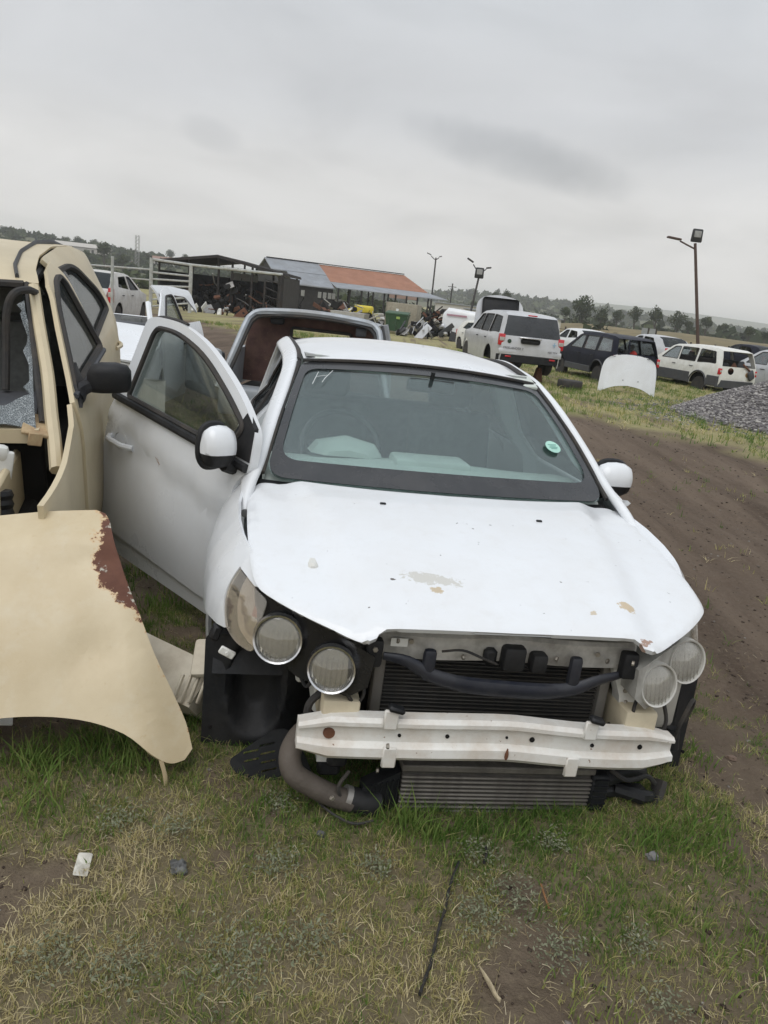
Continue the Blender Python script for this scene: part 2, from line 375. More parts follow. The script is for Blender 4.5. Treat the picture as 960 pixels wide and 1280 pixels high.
ground = newobj('ground', me, M); ground['kind'] = 'structure'; ground['label'] = 'rough grass field with a brown dirt track running through it'
# ------------------------------------------------------------------ the white hatchback in the middle
HZ = [(.04, .79), (.10, .822), (.15, .842), (.25, .870), (.338, .894), (.5, .932), (.7, .968), (.9, .998), (1.1, 1.022), (1.3, 1.03)]
def hood_z(x, y):
    ax = abs(x); xc = .41 + .2 * (y - .1)
    return lut(HZ, y) - .016 * (ax / .72) ** 2 - .024 * sm(xc - .045, xc + .045, ax) + .016
WP = [(.0, .30), (.1, .46), (.2, .605), (.3, .705), (.4, .778), (.5, .830), (.62, .872), (.76, .890), (.90, .893), (1.12, .880), (1.4, .868), (2.6, .868), (3.4, .855), (3.9, .80), (4.1, .70)]
def side_x(y, z):
    w = lut(WP, y); top = hood_z(.72, y) if y < 1.15 else 1.0
    zs = top - .24
    if z > zs: w -= .105 * min(1.6, (z - zs) / .24) ** 2 * (1 if y < 1.15 else .45)
    if z > 1.0: w -= (z - 1.0) * .40
    if z < .45: w -= .03 * ((.45 - z) / .25) ** 2
    return w
car = empty('white_hatchback', (.424, 1.8468, -.2009), (-.02557, .0094, .1879), 'YXZ')
tag(car, 'stripped white hatchback with no front bumper, bare bumper beam and one door wide open', 'car')
# hood
hf = crv([(.416, .090), (.50, .140), (.60, .213), (.685, .290), (.722, .345), (.742, .45), (.755, .62), (.762, .80), (.760, .95), (.742, 1.065)], 4)
hr = crv([(.742, 1.068), (.70, 1.095), (.62, 1.075), (.45, 1.03), (.25, .997), (0, .985)], 4)
half = [(.33, .120), (.368, .119), (.390, .112)] + hf + hr[1:-1]
outl = [(0, .118)] + half + [(0, .985)] + [(-x, y) for x, y in half[::-1]]
HE = sorted([(y, x) for x, y in hf])
def hood_map(u, v):
    z = hood_z(u, v); a = abs(u)
    de = lut(HE, v) - a if v > .10 else 1.0
    if a < .40: de = min(de, v - .113)
    z -= .011 * max(0, 1 - de / .022) ** 2
    return (u, v, z)
HOODM = MATS.get('hood_paint')
def hood_material():
    M = bpy.data.materials.new('hood_paint'); M.use_nodes = True; t = M.node_tree; b = t.nodes['Principled BSDF']
    g = N(t, 'ShaderNodeTexCoord'); s = N(t, 'ShaderNodeSeparateXYZ'); Lk(t, g.outputs['Object'], s.inputs[0])
    def nn(sc, det=8.0, ro=.65):
        n = N(t, 'ShaderNodeTexNoise', ins={'Scale': sc, 'Detail': det, 'Roughness': ro}); Lk(t, g.outputs['Object'], n.inputs['Vector']); return n.outputs['Fac']
    c = mixc(t, math_n(t, 'MULTIPLY', ramp(t, nn(2.5), [(.4, 0.0), (.75, 1.0)]), .26), (.765, .785, .805), (.58, .54, .48))
    c = mixc(t, math_n(t, 'MULTIPLY', ramp(t, nn(14, 9, .8), [(.5, 0.0), (.75, 1.0)]), .22), c, (.56, .53, .48))
    w1 = math_n(t, 'ADD', math_n(t, 'MULTIPLY', math_n(t, 'SUBTRACT', nn(20, 6, .75), .5), 3.0), math_n(t, 'MULTIPLY', math_n(t, 'SUBTRACT', nn(75, 4, .7), .5), 3.0))
    for (x, y, rx, ry, ang, col, amt) in ((-.21, .345, .11, .032, -.2, (.52, .50, .44), .75), (-.195, .285, .026, .018, 0, (.52, .42, .28), .95), (.40, .26, .032, .026, -.5, (.55, .43, .27), .95), (.275, .215, .016, .010, .8, (.55, .46, .33), .9), (.405, .118, .03, .010, .3, (.30, .15, .08), .85)):
        dx = math_n(t, 'SUBTRACT', s.outputs[0], x); dy = math_n(t, 'SUBTRACT', s.outputs[1], y)
        a = math_n(t, 'ADD', math_n(t, 'MULTIPLY', dx, math.cos(ang) / rx), math_n(t, 'MULTIPLY', dy, math.sin(ang) / rx))
        d = math_n(t, 'ADD', math_n(t, 'MULTIPLY', dx, -math.sin(ang) / ry), math_n(t, 'MULTIPLY', dy, math.cos(ang) / ry))
        q = math_n(t, 'ADD', math_n(t, 'ADD', math_n(t, 'MULTIPLY', a, a), math_n(t, 'MULTIPLY', d, d)), w1)
        f = ramp(t, q, [(.55, amt), (.75, 0.0)]); c = mixc(t, f, c, col)
    ch = ramp(t, nn(38, 3, .5), [(.735, 0.0), (.755, 1.0)]); c = mixc(t, ch, c, (.10, .08, .07))
    Lk(t, c, b.inputs['Base Color']); b.inputs['Roughness'].default_value = .30; b.inputs['Coat Weight'].default_value = .5; b.inputs['Coat Roughness'].default_value = .08
    return M
hood = sheet('hood', outl, hood_map, hood_material(), car, cell=.028, thick=.016, out=(0, 0, 1))
for (x, y) in ((-.28, .86), (.30, .80)):
    zz = hood_z(x, y); build('washer_nozzle', [rbox(.022, .012, .008, .003, 2, (x, y, zz + .002))], BLACK, hood)
# windshield: surface in (u,v)
def ws(u, v, off=0.0):
    x = u * (.705 + (.560 - .705) * v) ; y = 1.0 + (1.69 - 1.0) * v + .105 * u * u * (1 - .25 * v)
    z = 1.028 + (1.456 - 1.028) * v - .028 * u * u * (.3 + .9 * v) + .028 * math.sin(math.pi * v)
    return (x, y - off * .55, z + off * .83)
wo_ = rnd([(-1, 0, .12), (1, 0, .12), (1, 1, .08), (-1, 1, .08)], .1, 8)
sheet('windshield', wo_, lambda u, v: ws(u, v), glass('windshield_glass', (.72, .84, .82), (.25, .31, .31), .09, .0), car, cell=.08, thick=.004, out=(0, -1, 1))
wi_ = rnd([(-.950, .120, .12), (.950, .120, .12), (.945, .915, .10), (-.945, .915, .10)], .1, 8)
sheet('windshield_border', rnd([(-.997, .004, .12), (.997, .004, .12), (.997, .998, .08), (-.997, .998, .08)], .1, 8), lambda u, v: ws(u, v, .0035), mat('frit_band', (.026, .028, .031), .22, var=.2, dirt=(.10, .095, .09), dirt_amt=.35, coat=.3), car, holes=[wi_], cell=.08, thick=.003, out=(0, -1, 1))
tape = [(ws(a, 1.0)[0], ws(a, 1.0)[1] - .004, ws(a, 1.0)[2] + .010) for a in np.linspace(-.99, .99, 17)]
build('windshield_seal', [tube(tape, .008, 6)], RUBBER, car)
# licence disc and chalk marks on the glass
dm = mat('licence_disc_paper', (.42, .70, .60), .6, var=.1)
dc = ws(.79, .36, .010); disc = build('licence_disc', [lathe([(.0005, -.001), (.036, -.001), (.036, .001), (.0005, .001)], 28)], dm, car, loc=dc)
_a, _b, _c = (Vector(ws(*q)) for q in ((.79, .36), (.84, .36), (.79, .42))); disc.rotation_euler = (_b - _a).cross(_c - _a).to_track_quat('Z', 'Y').to_euler()
ink = mat('licence_disc_ink', (.10, .30, .25), .6)
build('disc_print', [rbox(.044 - .012 * (i % 2), .0035, .0006, 0, 1, (0, .012 - i * .008, .0016)) for i in range(4)], ink, disc)['kind'] = 'stuff'
chalk = mat('chalk_white', (.75, .78, .77), .9)
def wsline(a, b_, r=.0014): return tube([ws(a[0] + (b_[0] - a[0]) * i / 6, a[1] + (b_[1] - a[1]) * i / 6, .009) for i in range(7)], r, 5)
build('chalk_mark', [wsline((-.865, .73), (-.845, .865)), wsline((-.855, .81), (-.775, .83), .0009), wsline((-.80, .75), (-.785, .80)), wsline((-.785, .80), (-.74, .885))], chalk, car)
# roof
def roof_z(u, y): return lut([(1.68, 1.450), (1.72, 1.460), (1.9, 1.500), (2.2, 1.535), (2.5, 1.543), (2.9, 1.528), (3.3, 1.485), (3.45, 1.46)], y) - .032 * (u / .55) ** 2 - .02 * (abs(u) / .55) ** 6
ro = rnd([(-.545, 1.778, .04)] + [(x, 1.703 + .0755 * (x / .548) ** 2, .02) for x in (-.40, -.2, 0, .2, .40)] + [(.545, 1.778, .04), (.575, 2.4, .3), (.56, 3.35, .06), (0, 3.43, .4), (-.56, 3.35, .06), (-.575, 2.4, .3)], .05, 5)
sheet('roof', ro, lambda u, v: (u, v, roof_z(u, v)), WHITE, car, cell=.07, thick=.015, out=(0, 0, 1))
def cant(y, s=1, dz=0.0, dx=0.0): return (s * (lut([(1.8, .595), (2.4, .625), (3.35, .605)], y) + dx), y, lut([(1.8, 1.412), (2.0, 1.445), (2.4, 1.475), (2.9, 1.460), (3.35, 1.415)], y) + dz)
for s in (-1, 1):
    pth = [(s * .768, .90, .925), (s * .765, 1.04, .995), (s * .735, 1.18, 1.066), (s * .692, 1.37, 1.192), (s * .645, 1.58, 1.318), (s * .614, 1.76, 1.396), (s * .608, 1.90, 1.430)] + [cant(y, s) for y in (2.1, 2.4, 2.7, 3.0, 3.3)] + [(s * .64, 3.65, 1.27), (s * .70, 3.86, 1.05)]
    pc = crv(pth, 5); nrm = Vector((s * .62, 0, .78))
    rings = []
    for i_, p_ in enumerate(pc):
        p_ = Vector(p_); t_ = (Vector(pc[min(i_ + 1, len(pc) - 1)]) - Vector(pc[max(i_ - 1, 0)])).normalized()
        n_ = (nrm - t_ * nrm.dot(t_)).normalized(); b_ = t_.cross(n_) * s
        w_, h_ = .040 - .022 * sm(8, 1, i_), .020
        rings.append([tuple(p_ + b_ * (w_ * math.copysign(abs(math.cos(a)) ** .7, math.cos(a))) + n_ * (h_ * math.copysign(abs(math.sin(a)) ** .8, math.sin(a)))) for a in np.linspace(0, 2 * math.pi, 14, endpoint=False)])
    build('pillar', [loft(rings)], WHITE, car, ang=50)
    ditch = [(s * (.575 if y < 1.85 else abs(cant(y, s)[0]) - .035), y, roof_z(.56, y) + .004) for y in (1.80, 2.0, 2.3, 2.6, 2.9, 3.2, 3.36)]
    build('roof_moulding', [tube(crv(ditch, 3), .016, 6)], RUBBER, car)
    apl = [ws(s * 1.018, v, .004) for v in np.linspace(.02, .99, 12)]
    build('pillar_trim', [tube(apl, .011, 6)], RUBBER, car)
# fenders
def fender(s):
    a = arc(.875, .34, .355, 20, 120, 16)
    o = [(1.13, .30)] + a + crv([(.64, .655), (.56, .662), (.50, .668), (.452, .676)], 3) + crv([(.455, .686), (.482, .73), (.504, .79), (.512, .858)], 3) + [(.415, .832), (.394, .834)]
    o += [(y, hood_z(.72, y) - .002 - .010 * sm(.5, .40, y)) for y in (.402, .46, .55, .65, .75, .85, .95, 1.05, 1.13)]
    f = sheet('fender', o, lambda u, v: (s * (side_x(u, v) + .004), u, v), WHITE, car, cell=.05, thick=.012, out=(s, 0, 0))
    return f
for s in (-1, 1): fender(s)
build('fender_flange', [loft([[(side_x(y, hood_z(.72, y) - .01) + .001, y, hood_z(.72, y) - .008), (.70, y, hood_z(.72, y) - .010), (.70, y, hood_z(.72, y) - .024), (side_x(y, hood_z(.72, y) - .03) - .004, y, hood_z(.72, y) - .03)] for y in np.linspace(.41, 1.10, 12)])], WHITE, car)
# cowl panel under windshield, plastic
build('cowl', [loft([[(x, y0 + .10 * (x / .7) ** 2, z0) for (y0, z0) in ((.955, .975), (1.05, 1.0), (1.05, .93), (.955, .93))] for x in np.linspace(-.72, .72, 9)])], BLACK, car)
# rear body side: rear door + quarter, both sides; closed front door on the far side
def side_map(s, d=0.0): return lambda u, v: (s * (side_x(u, v) + d), u, v)
win_r = rnd([(2.27, 1.03, .03), (2.27, 1.40, .05), (2.9, 1.40, .15), (3.22, 1.24, .08), (3.22, 1.06, .03)], .04, 5)
for s in (-1, 1):
    o = rnd([(2.20, .36, .04), (2.95, .36, .04), (3.0, .62, .12), (3.30, .86, .05), (3.30, 1.22, .06), (2.95, 1.435, .15), (2.22, 1.452, .03)], .03, 5)
    d = sheet('door', o, side_map(s, .002), WHITE, car, holes=[win_r], cell=.07, thick=.03, out=(s, 0, 0))
    sheet('window', win_r, side_map(s, -.012), GLASS_D, d, cell=.1, thick=.004, out=(s, 0, 0))
    build('window_seal', [tube([(s * (side_x(u, v) + .001), u, v) for u, v in win_r], .010, 6, closed=True)], RUBBER, d)
    build('handle', [tube([(s * (side_x(2.35 + i * .03, .93) + .022 * math.sin(i / 5 * 3.14)), 2.33 + i * .03, .93) for i in range(6)], .011, 8)], WHITE, d)
    q = [(2.96, .34)] + arc(3.39, .34, .355, 175, 5, 20) + [(3.95, .36), (4.08, .60), (4.04, 1.0), (3.90, 1.10), (3.62, 1.26), (3.31, 1.23), (3.31, .85), (3.0, .62)]
    sheet('quarter_panel', q, side_map(s), WHITE, car, cell=.08, thick=.012, out=(s, 0, 0))
    build('sill', [loft([[(s * .83, y, .36), (s * .845, y, .28), (s * .78, y, .22), (s * .70, y, .22), (s * .70, y, .40), (s * .78, y, .42)] for y in (1.14, 2.0, 3.0)])], WHITE, car)
    build('middle_pillar', [loft([[(s * (side_x(y0, z) - .02), y0, z), (s * (side_x(y0, z) - .02), y0 + .10, z), (s * (side_x(y0, z) - .10), y0 + .10, z), (s * (side_x(y0, z) - .10), y0, z)] for y0, z in ((2.13, .40), (2.14, .7), (2.15, 1.02), (2.17, 1.2), (2.18, 1.47))])], WHITE, car)
# far side front door, closed
win_f = rnd([(1.32, 1.02, .02), (1.40, 1.13, .05), (1.72, 1.345, .1), (2.0, 1.42, .1), (2.12, 1.42, .03), (2.12, 1.03, .03)], .04, 5)
fd = sheet('door', rnd([(1.145, .36, .03), (2.185, .36, .03), (2.185, 1.455, .03), (1.98, 1.455, .15), (1.68, 1.37, .2), (1.25, 1.08, .1), (1.145, 1.0, .03)], .03, 5), side_map(1, .002), WHITE, car, holes=[win_f], cell=.07, thick=.03, out=(1, 0, 0))
sheet('window', win_f, side_map(1, -.012), GLASS_D, fd, cell=.1, thick=.004, out=(1, 0, 0))
build('window_seal', [tube([(side_x(u, v) + .001, u, v) for u, v in win_f], .010, 6, closed=True)], RUBBER, fd)
def mirror(parent, s, name='mirror'):
    """wing mirror, local: x outward, y rearwards; white cap over a black base"""
    mroot = build(name, [tube([(-.07, .03, -.05), (-.01, .02, -.045), (.05, .015, -.03)], [.028, .026, .03], 8)], BLACK, parent)
    def ring(x, k):   # section at x across the housing
        w = .048 * k; h = .062 * k
        return [(x, .01 + w * math.cos(a) * (1.0 if math.cos(a) < 0 else .75), .015 + h * math.sin(a)) for a in np.linspace(0, 2 * math.pi, 16, endpoint=False)]
    secs = [(0.0, .55), (.015, .82), (.05, .98), (.10, 1.03), (.15, .98), (.185, .80), (.20, .45)]
    low = loft([[(p[0], p[1], min(p[2], -.004)) for p in ring(x, k)] for x, k in secs]); up = loft([[(p[0], p[1] * 1.03, max(p[2], -.003)) for p in ring(x, k * 1.015)] for x, k in secs])
    build('mirror_base', [low], BLACK, mroot); build('mirror_cap', [up], WHITE, mroot)
    build('mirror_rim', [tube([(.10 + .098 * math.copysign(abs(math.cos(a)) ** .75, math.cos(a)), .044, .015 + .062 * math.copysign(abs(math.sin(a)) ** .75, math.sin(a))) for a in np.linspace(0, 2 * math.pi, 28, endpoint=False)], .012, 7, closed=True)], BLACK, mroot)
    gl = lathe([(.001, .049), (.050, .049), (.046, .054), (.001, .054)], 20, 'Y'); gl = ([(p[0] * 1.5 + .10, p[1], p[2] + .01) for p in gl[0]], gl[1])
    build('mirror_glass', [gl], mat('mirror_silver', (.55, .57, .58), .08, metal=1.0, dirt=(.4, .38, .35), dirt_amt=.3), mroot)
    return mroot
mr = mirror(car, 1); mr.location = (.745, 1.30, 1.065); mr.scale = (.80, 1.1, 1.2)
# open door, drawn in its own frame: u along the door from the hinge, v up
TH = R(36)
def dmap(u, v, off=0.0):
    n_in = .18 * max(0, v - 1.08) + .05 * (1 - sm(.3, .95, v)) * 0
    bulge = .035 * math.sin(math.pi * min(1, max(0, (v - .36) / .72))) * 1.0 - .020 * sm(.875, .855, v - .19 * u + .02)
    q = n_in - bulge + off
    return (-.82 - math.sin(TH) * u + math.cos(TH) * q, 1.15 + math.cos(TH) * u + math.sin(TH) * q, v)
DN = (-math.cos(TH), -math.sin(TH), 0)
do_ = rnd([(.01, .455, .06), (.16, .43, .1), (1.03, .51, .05), (1.095, .63, .08), (1.085, 1.03, .02), (1.01, 1.165, .02), (.945, 1.30, .1), (.862, 1.535, .03), (.79, 1.552, .05), (.585, 1.545, .1), (.342, 1.478, .15), (.059, 1.322, .15), (-.10, 1.185, .05), (-.105, 1.05, .03), (-.02, .98, .05)], .03, 5)
dw = rnd([(-.02, 1.195, .03), (.06, 1.095, .03), (.885, 1.18, .02), (.765, 1.505, .05), (.585, 1.50, .1), (.342, 1.43, .15), (.10, 1.285, .1)], .04, 5)
door = sheet('front_door', do_, dmap, WHITE, car, holes=[dw], cell=.05, thick=.035, out=DN)
door['label'] = 'front door standing wide open'
sheet('door_lower_strip', rnd([(.03, .37, .03), (.165, .355, .05), (.98, .392, .04), (1.035, .500, .03), (.16, .421, .1), (.015, .445, .03)], .02, 4), lambda u, v: dmap(u, v, .012), WHITE, door, cell=.06, thick=.03, out=DN)
sheet('window', dw, lambda u, v: dmap(u, v, .012), glass('door_glass', (.60, .66, .63), (.20, .22, .21), .14, .15), door, cell=.1, thick=.004, out=DN)
build('window_seal', [tube([dmap(u, v, -.004) for u, v in dw], .012, 6, closed=True)], RUBBER, door)
build('belt_moulding', [tube([dmap(u, 1.062 + u * .108, -.008) for u in np.linspace(-.09, 1.0, 14)], .019, 8)], BLACK, door)
build('mirror_triangle', [prism([(0, 0), (1, 0), (0, 1)], .01)] and [([dmap(u, v, -.004 + o) for o in (0, .02) for u, v in ((-.095, 1.075), (.085, 1.095), (-.02, 1.25), (-.085, 1.2))], [(0, 1, 2, 3), (7, 6, 5, 4), (0, 1, 5, 4), (1, 2, 6, 5), (2, 3, 7, 6), (3, 0, 4, 7)])], BLACK, door)
hn = build('handle', [tube([Vector(dmap(.80 + i * .0255, .953 + i * .0022, -.003 - .034 * min(1, math.sin(i / 9 * math.pi) * 1.5))) for i in range(10)], .014, 8)], WHITE, door)
build('handle_cup', [tube([Vector(dmap(.93 + .058 * math.cos(a), .968 + .036 * math.sin(a), -.001)) for a in np.linspace(0, 2 * math.pi, 24, endpoint=False)], .0035, 5, closed=True)], mat('handle_cup_shade', (.55, .55, .54), .5), door)  # grey ring paints the shadow seam round the white handle cup
md = mirror(door, -1); mpos = Vector(dmap(-.03, 1.105, -.035))
md.location = mpos; md.rotation_euler = (0, 0, R(216)); md.scale = (.64, -1.1, 1.28)
build('door_edge_seal', [tube([dmap(u, v, .03) for u, v in do_[20:58]], .008, 5)], RUBBER, door)
build('door_scratch', [tube([dmap(.60 - .012 * i, .955 - .007 * i + .003 * math.sin(i * 2.1), .0) for i in range(6)], [.0006, .002, .0014, .0024, .0012, .0004], 5), tube([dmap(.575, .965, .0), dmap(.568, .945, .0), dmap(.560, .918, .0)], [.0005, .0016, .0004], 5)], mat('scratch_brown', (.25, .17, .12), .9), door)
# interior
build('dashboard', [loft([[(x, 1.02 + dy + .05 * (x / .7) ** 2, dz + .012 * math.cos(x * 5)) for dy, dz in ((.02, .97), (.12, 1.03), (.40, 1.055), (.60, 1.03), (.66, .85), (.45, .62), (.02, .62))] for x in np.linspace(-.70, .70, 15)])], DASH, car)
hoodx = -.34
build('instrument_hood', [loft([[(hoodx + w * c_, 1.50 + y, 1.05 + h * s_) for c_, s_ in ((-1, 0), (-.8, .6), (0, 1), (.8, .6), (1, 0))] for y, w, h in ((0, .10, .03), (.05, .16, .07), (.14, .17, .075))])], DASH, car)
build('dash_centre', [rbox(.34, .20, .05, .02, 2, (.02, 1.46, 1.06))], DASH, car)
swm = mat('steering_wheel_plastic', (.05, .052, .055), .5)
sw = build('steering_wheel', [tube([(.185 * math.cos(a), .185 * math.sin(a), 0) for a in np.linspace(0, 2 * math.pi, 32, endpoint=False)], .015, 8, closed=True)], swm, car, loc=(hoodx, 1.80, 1.04), rot=(R(62), 0, 0))
build('steering_hub', [rbox(.15, .12, .04, .018, 2), rbox(.32, .03, .016, .006, 1, (0, .0, 0)), rbox(.03, .17, .016, .006, 1, (0, -.09, 0))], swm, sw)
for x in (-.36, .36):
    st = build('seat', [rbox(.48, .5, .16, .05, 3, (x, 2.14, .52))], SEAT, car)
    build('backrest', [rbox(.48, .13, .64, .05, 3, (x, 2.43, .88), (R(-16), 0, 0))], SEAT, st)
    build('headrest', [rbox(.26, .10, .19, .045, 3, (x, 2.56, 1.30), (R(-12), 0, 0))], SEAT, st)
build('rear_seat', [rbox(1.22, .5, .16, .05, 3, (0, 2.9, .56)), rbox(1.22, .13, .60, .05, 3, (0, 3.2, .86), (R(-18), 0, 0))], SEAT, car)
build('inner_mirror', [rbox(.22, .03, .06, .012, 2, (.02, 1.62, 1.385)), tube([(.02, 1.62, 1.40), (.02, 1.60, 1.45)], .01, 6)], BLACK, car)
for x in (-.33, .40): build('sun_visor', [rbox(.34, .15, .018, .007, 2, (x, 1.80, 1.435), (R(16), 0, 0))], DASH, car)
build('headliner', [rbox(1.08, 1.55, .01, 0, 1, (0, 2.6, 1.455))], mat('headliner_grey', (.35, .36, .35), .95), car)
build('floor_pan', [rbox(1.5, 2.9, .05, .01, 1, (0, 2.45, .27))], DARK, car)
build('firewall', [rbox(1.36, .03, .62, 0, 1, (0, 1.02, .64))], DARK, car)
# rear end
rg = rnd([(-.9, .1, .1), (.9, .1, .1), (.9, .95, .1), (-.9, .95, .1)], .1, 6)
def rear(u, v): return (u * (.66 - .09 * v), 3.98 - .58 * v - .06 * u * u, 1.03 + .42 * v)
sheet('tailgate', rnd([(-1, -.9, .05), (1, -.9, .05), (1.02, 0, .02), (1, 1, .05), (-1, 1, .05), (-1.02, 0, .02)], .05, 4), lambda u, v: rear(u, v) if v > 0 else (u * .70, 4.02 - .05 * u * u, 1.03 + v * .5), WHITE, car, holes=[rg], cell=.15, thick=.02, out=(0, 1, .3))
sheet('rear_window', rg, lambda u, v: rear(u, v), glass('rear_glass', (.78, .82, .80), (.3, .32, .31), .12), car, cell=.15, thick=.004, out=(0, 1, .5))
build('rear_bumper', [loft([[(x, 4.06 - .10 * (x / .8) ** 2 + d, z) for d, z in ((0, .62), (.05, .5), (.02, .34), (-.12, .30), (-.12, .62))] for x in np.linspace(-.8, .8, 11)])], WHITE, car)
# ---------------- front end, slightly twisted against the body
fe = (0, R(1.0), 0)
FE = Matrix.Translation((0, 0, .0)) @ Euler(fe).to_matrix().to_4x4()
def fbuild(name, shapes, material, parent=None, **kw):
    return build(name, [xf(s, FE) for s in shapes], material, parent or car, **kw)
beam_m = mat('beam_white_paint', (.74, .73, .69), .42, var=.06, dirt=(.42, .30, .19), dirt_amt=.55, dirt_scale=9, spots=(48, .70, (.20, .11, .06)))
def beam_ring(x):
    a = abs(x); dip = .028 * math.exp(-(x / .05) ** 2) * 0
    yb = .105 + .05 * (a / .59) ** 2.2
    zc = lut([(-.6, .470), (-.35, .488), (-.1, .500), (.0, .502), (.06, .500), (.26, .480), (.45, .466), (.6, .460)], x)
    e = sm(.59, .50, a)      # full section inside, flatter ends
    prof = [(.010, .064), (.0, .052), (.0, .040), (.016, .030), (.016, -.014), (-.004, -.026), (-.006, -.052), (.006, -.066), (.05, -.066), (.05, .064)]
    return [(x, yb + d, zc + h * (.64 + .36 * e)) for d, h in prof]
xs = [-.59, -.585, -.50, -.49, -.42, -.34, -.26, -.18, -.12, -.06, -.02, .01, .05, .10, .16, .24, .32, .40, .47, .485, .55, .575, .59]
beam = fbuild('bumper_beam', [loft([beam_ring(x) for x in xs])], beam_m, ang=28)
beam['label'] = 'dented white bumper beam'
def beam_y(x): return beam_ring(x)[3][1]
for x, z, r in ((-.50, .508, .017), (-.16, .512, .006), (.10, .508, .008), (-.30, .505, .005), (.30, .478, .006), (.47, .470, .008), (.02, .452, .004)):
    zz = beam_ring(x)[3][2] - .022
    fbuild('beam_hole', [move(lathe([(.0005, -.006), (r, -.006), (r * 1.1, .004), (.0005, .004)], 16, 'Y'), (x, beam_y(x) + .003, zz))], RUST if r > .01 else DARK, beam)
fbuild('rust_streak', [tube([(.02, beam_ring(.02)[6][1] - .001, z) for z in (beam_ring(.02)[6][2] + .0 + i * .009 for i in range(5))], [.003, .006, .006, .004, .002], 6)], RUST, beam)
for x, zoff, h in ((-.335, .045, .060), (.275, .045, .060), (-.325, -.075, .065), (.235, -.080, .065)):
    zc = beam_ring(x)[3][2] - .008
    br = fbuild('bracket', [rbox(.042, .014, h, .004, 1, (x, beam_y(x) - .018, zc + zoff))], beam_m, beam)
    if zoff > 0: fbuild('clip', [rbox(.05, .03, .018, .006, 1, (x + .012, beam_y(x) - .02, zc + zoff + .035), (.2, .3, .1))], BLACK, beam)
for s in (-1, 1):
    fbuild('crash_box', [rbox(.11, .20, .12, .012, 2, (s * .47, .27, .52))], mat('cream_steel', (.62, .55, .40), .55, var=.15, dirt=(.3, .2, .12), dirt_amt=.5), car)
    fbuild('chassis_rail', [rbox(.12, .75, .14, .01, 1, (s * .47, .73, .50))], WHITE_OLD, car)
    fbuild('inner_wing', [sh for sh in [rbox(.03, .62, .40, .008, 1, (s * .57, .73, .70))]], WHITE_OLD, car)
    fbuild('radiator_support', [loft([[(s * (.40 + o) + dx, .235 + d, z) for dx, d in ((-.035, 0), (.035, 0), (.035, .05), (-.035, .05))] for o, z in ((.0, .83), (.005, .70), (.05, .60), (.08, .40), (.08, .34))])], WHITE_OLD, car)
# upper cross member with holes, latch, cable
fbuild('cross_member', [loft([[(x, .205 + .02 * (x / .4) ** 2 + d, z + .012 * math.exp(-(x / .16) ** 2)) for d, z in ((0, .785), (-.012, .775), (-.008, .745), (0, .700), (.05, .700), (.06, .785))] for x in np.linspace(-.42, .42, 15)])], mat('crossmember_grey', (.60, .58, .53), .6, var=.25, scale=14, dirt=(.12, .10, .08), dirt_amt=.7, dirt_scale=9), car)
fbuild('latch', [rbox(.07, .05, .075, .012, 2, (.02, .185, .735)), rbox(.05, .05, .06, .012, 2, (.10, .185, .725)), rbox(.04, .03, .05, .01, 1, (-.05, .188, .735))], BLACK, car)
fbuild('release_cable', [tube(crv([(-.20, .178, .745), (-.14, .17, .755), (-.08, .17, .735), (-.03, .175, .715)], 5), .004, 6)], RUBBER, car)
navy_pl = mat('navy_black_plastic', (.014, .017, .028), .35, var=.2, dirt=(.09, .085, .08), dirt_amt=.35, dirt_scale=9)
duct = [(-.37, .18, .722), (-.30, .172, .712), (-.22, .168, .672), (-.12, .165, .650), (0, .165, .642), (.12, .165, .640), (.22, .168, .650), (.30, .172, .682), (.375, .18, .700)]
fbuild('air_guide', [tube(crv(duct, 4), [.012 + .015 * math.sin(math.pi * min(1, i / 32.)) for i in range(33)], 10, flat=.6)], navy_pl, car)
for x, h in ((-.235, .10), (.215, .10)): fbuild('air_guide_tab', [rbox(.040, .03, h, .014, 2, (x, .172, .705))], navy_pl, car)
for x in (-.40, .385): fbuild('hood_buffer', [rbox(.05, .04, .085, .01, 2, (x, .20, .755)), lathe([(.001, 0), (.014, 0), (.012, .02), (.001, .02)], 12)] and [rbox(.05, .04, .085, .01, 2, (x, .175, .735))], BLACK, car)
# condenser / radiator with tubes and fins
fin = mat('radiator_fins', (.030, .030, .030), .6, metal=.3, dirt=(.14, .12, .10), dirt_amt=.35, dirt_scale=30)
rad = fbuild('radiator', [rbox(.70, .03, .38, .004, 1, (.01, .30, .565))], fin, car)
tb = build('radiator_tube', [rbox(.70, .012, .0052, .0015, 1)], mat('radiator_tube_metal', (.07, .068, .064), .5, metal=.4, dirt=(.2, .17, .13), dirt_amt=.3, dirt_scale=25), rad)
tb.location = FE @ Vector((.01, .281, .40)); tb.rotation_euler = fe
for i in range(1, 29):
    c = tb.copy(); COL.objects.link(c); c.parent = rad; c.location = FE @ Vector((.01, .281 + random.uniform(-.002, .002), .40 + i * .0128 + random.uniform(-.0012, .0012))); c.rotation_euler = (random.uniform(-.2, .2), fe[1] + random.uniform(-.003, .003), 0)
for x in (-.355, .375): fbuild('radiator_end_tank', [rbox(.035, .05, .38, .01, 2, (x, .285, .565))], mat('end_tank_alloy', (.22, .21, .19), .5, metal=.4, dirt=(.15, .12, .10), dirt_amt=.5), rad)
inter_m = mat('intercooler_alloy', (.19, .175, .155), .55, metal=.35, var=.25, scale=18, dirt=(.10, .085, .07), dirt_amt=.6, dirt_scale=14)
ic = fbuild('intercooler', [rbox(.62, .05, .15, .004, 1, (.055, .23, .265))], mat('intercooler_core', (.045, .042, .038), .7, dirt=(.14, .12, .09), dirt_amt=.5, dirt_scale=25), car)
tb2 = build('intercooler_tube', [rbox(.62, .016, .0085, .003, 1)], inter_m, ic); tb2.rotation_euler = fe
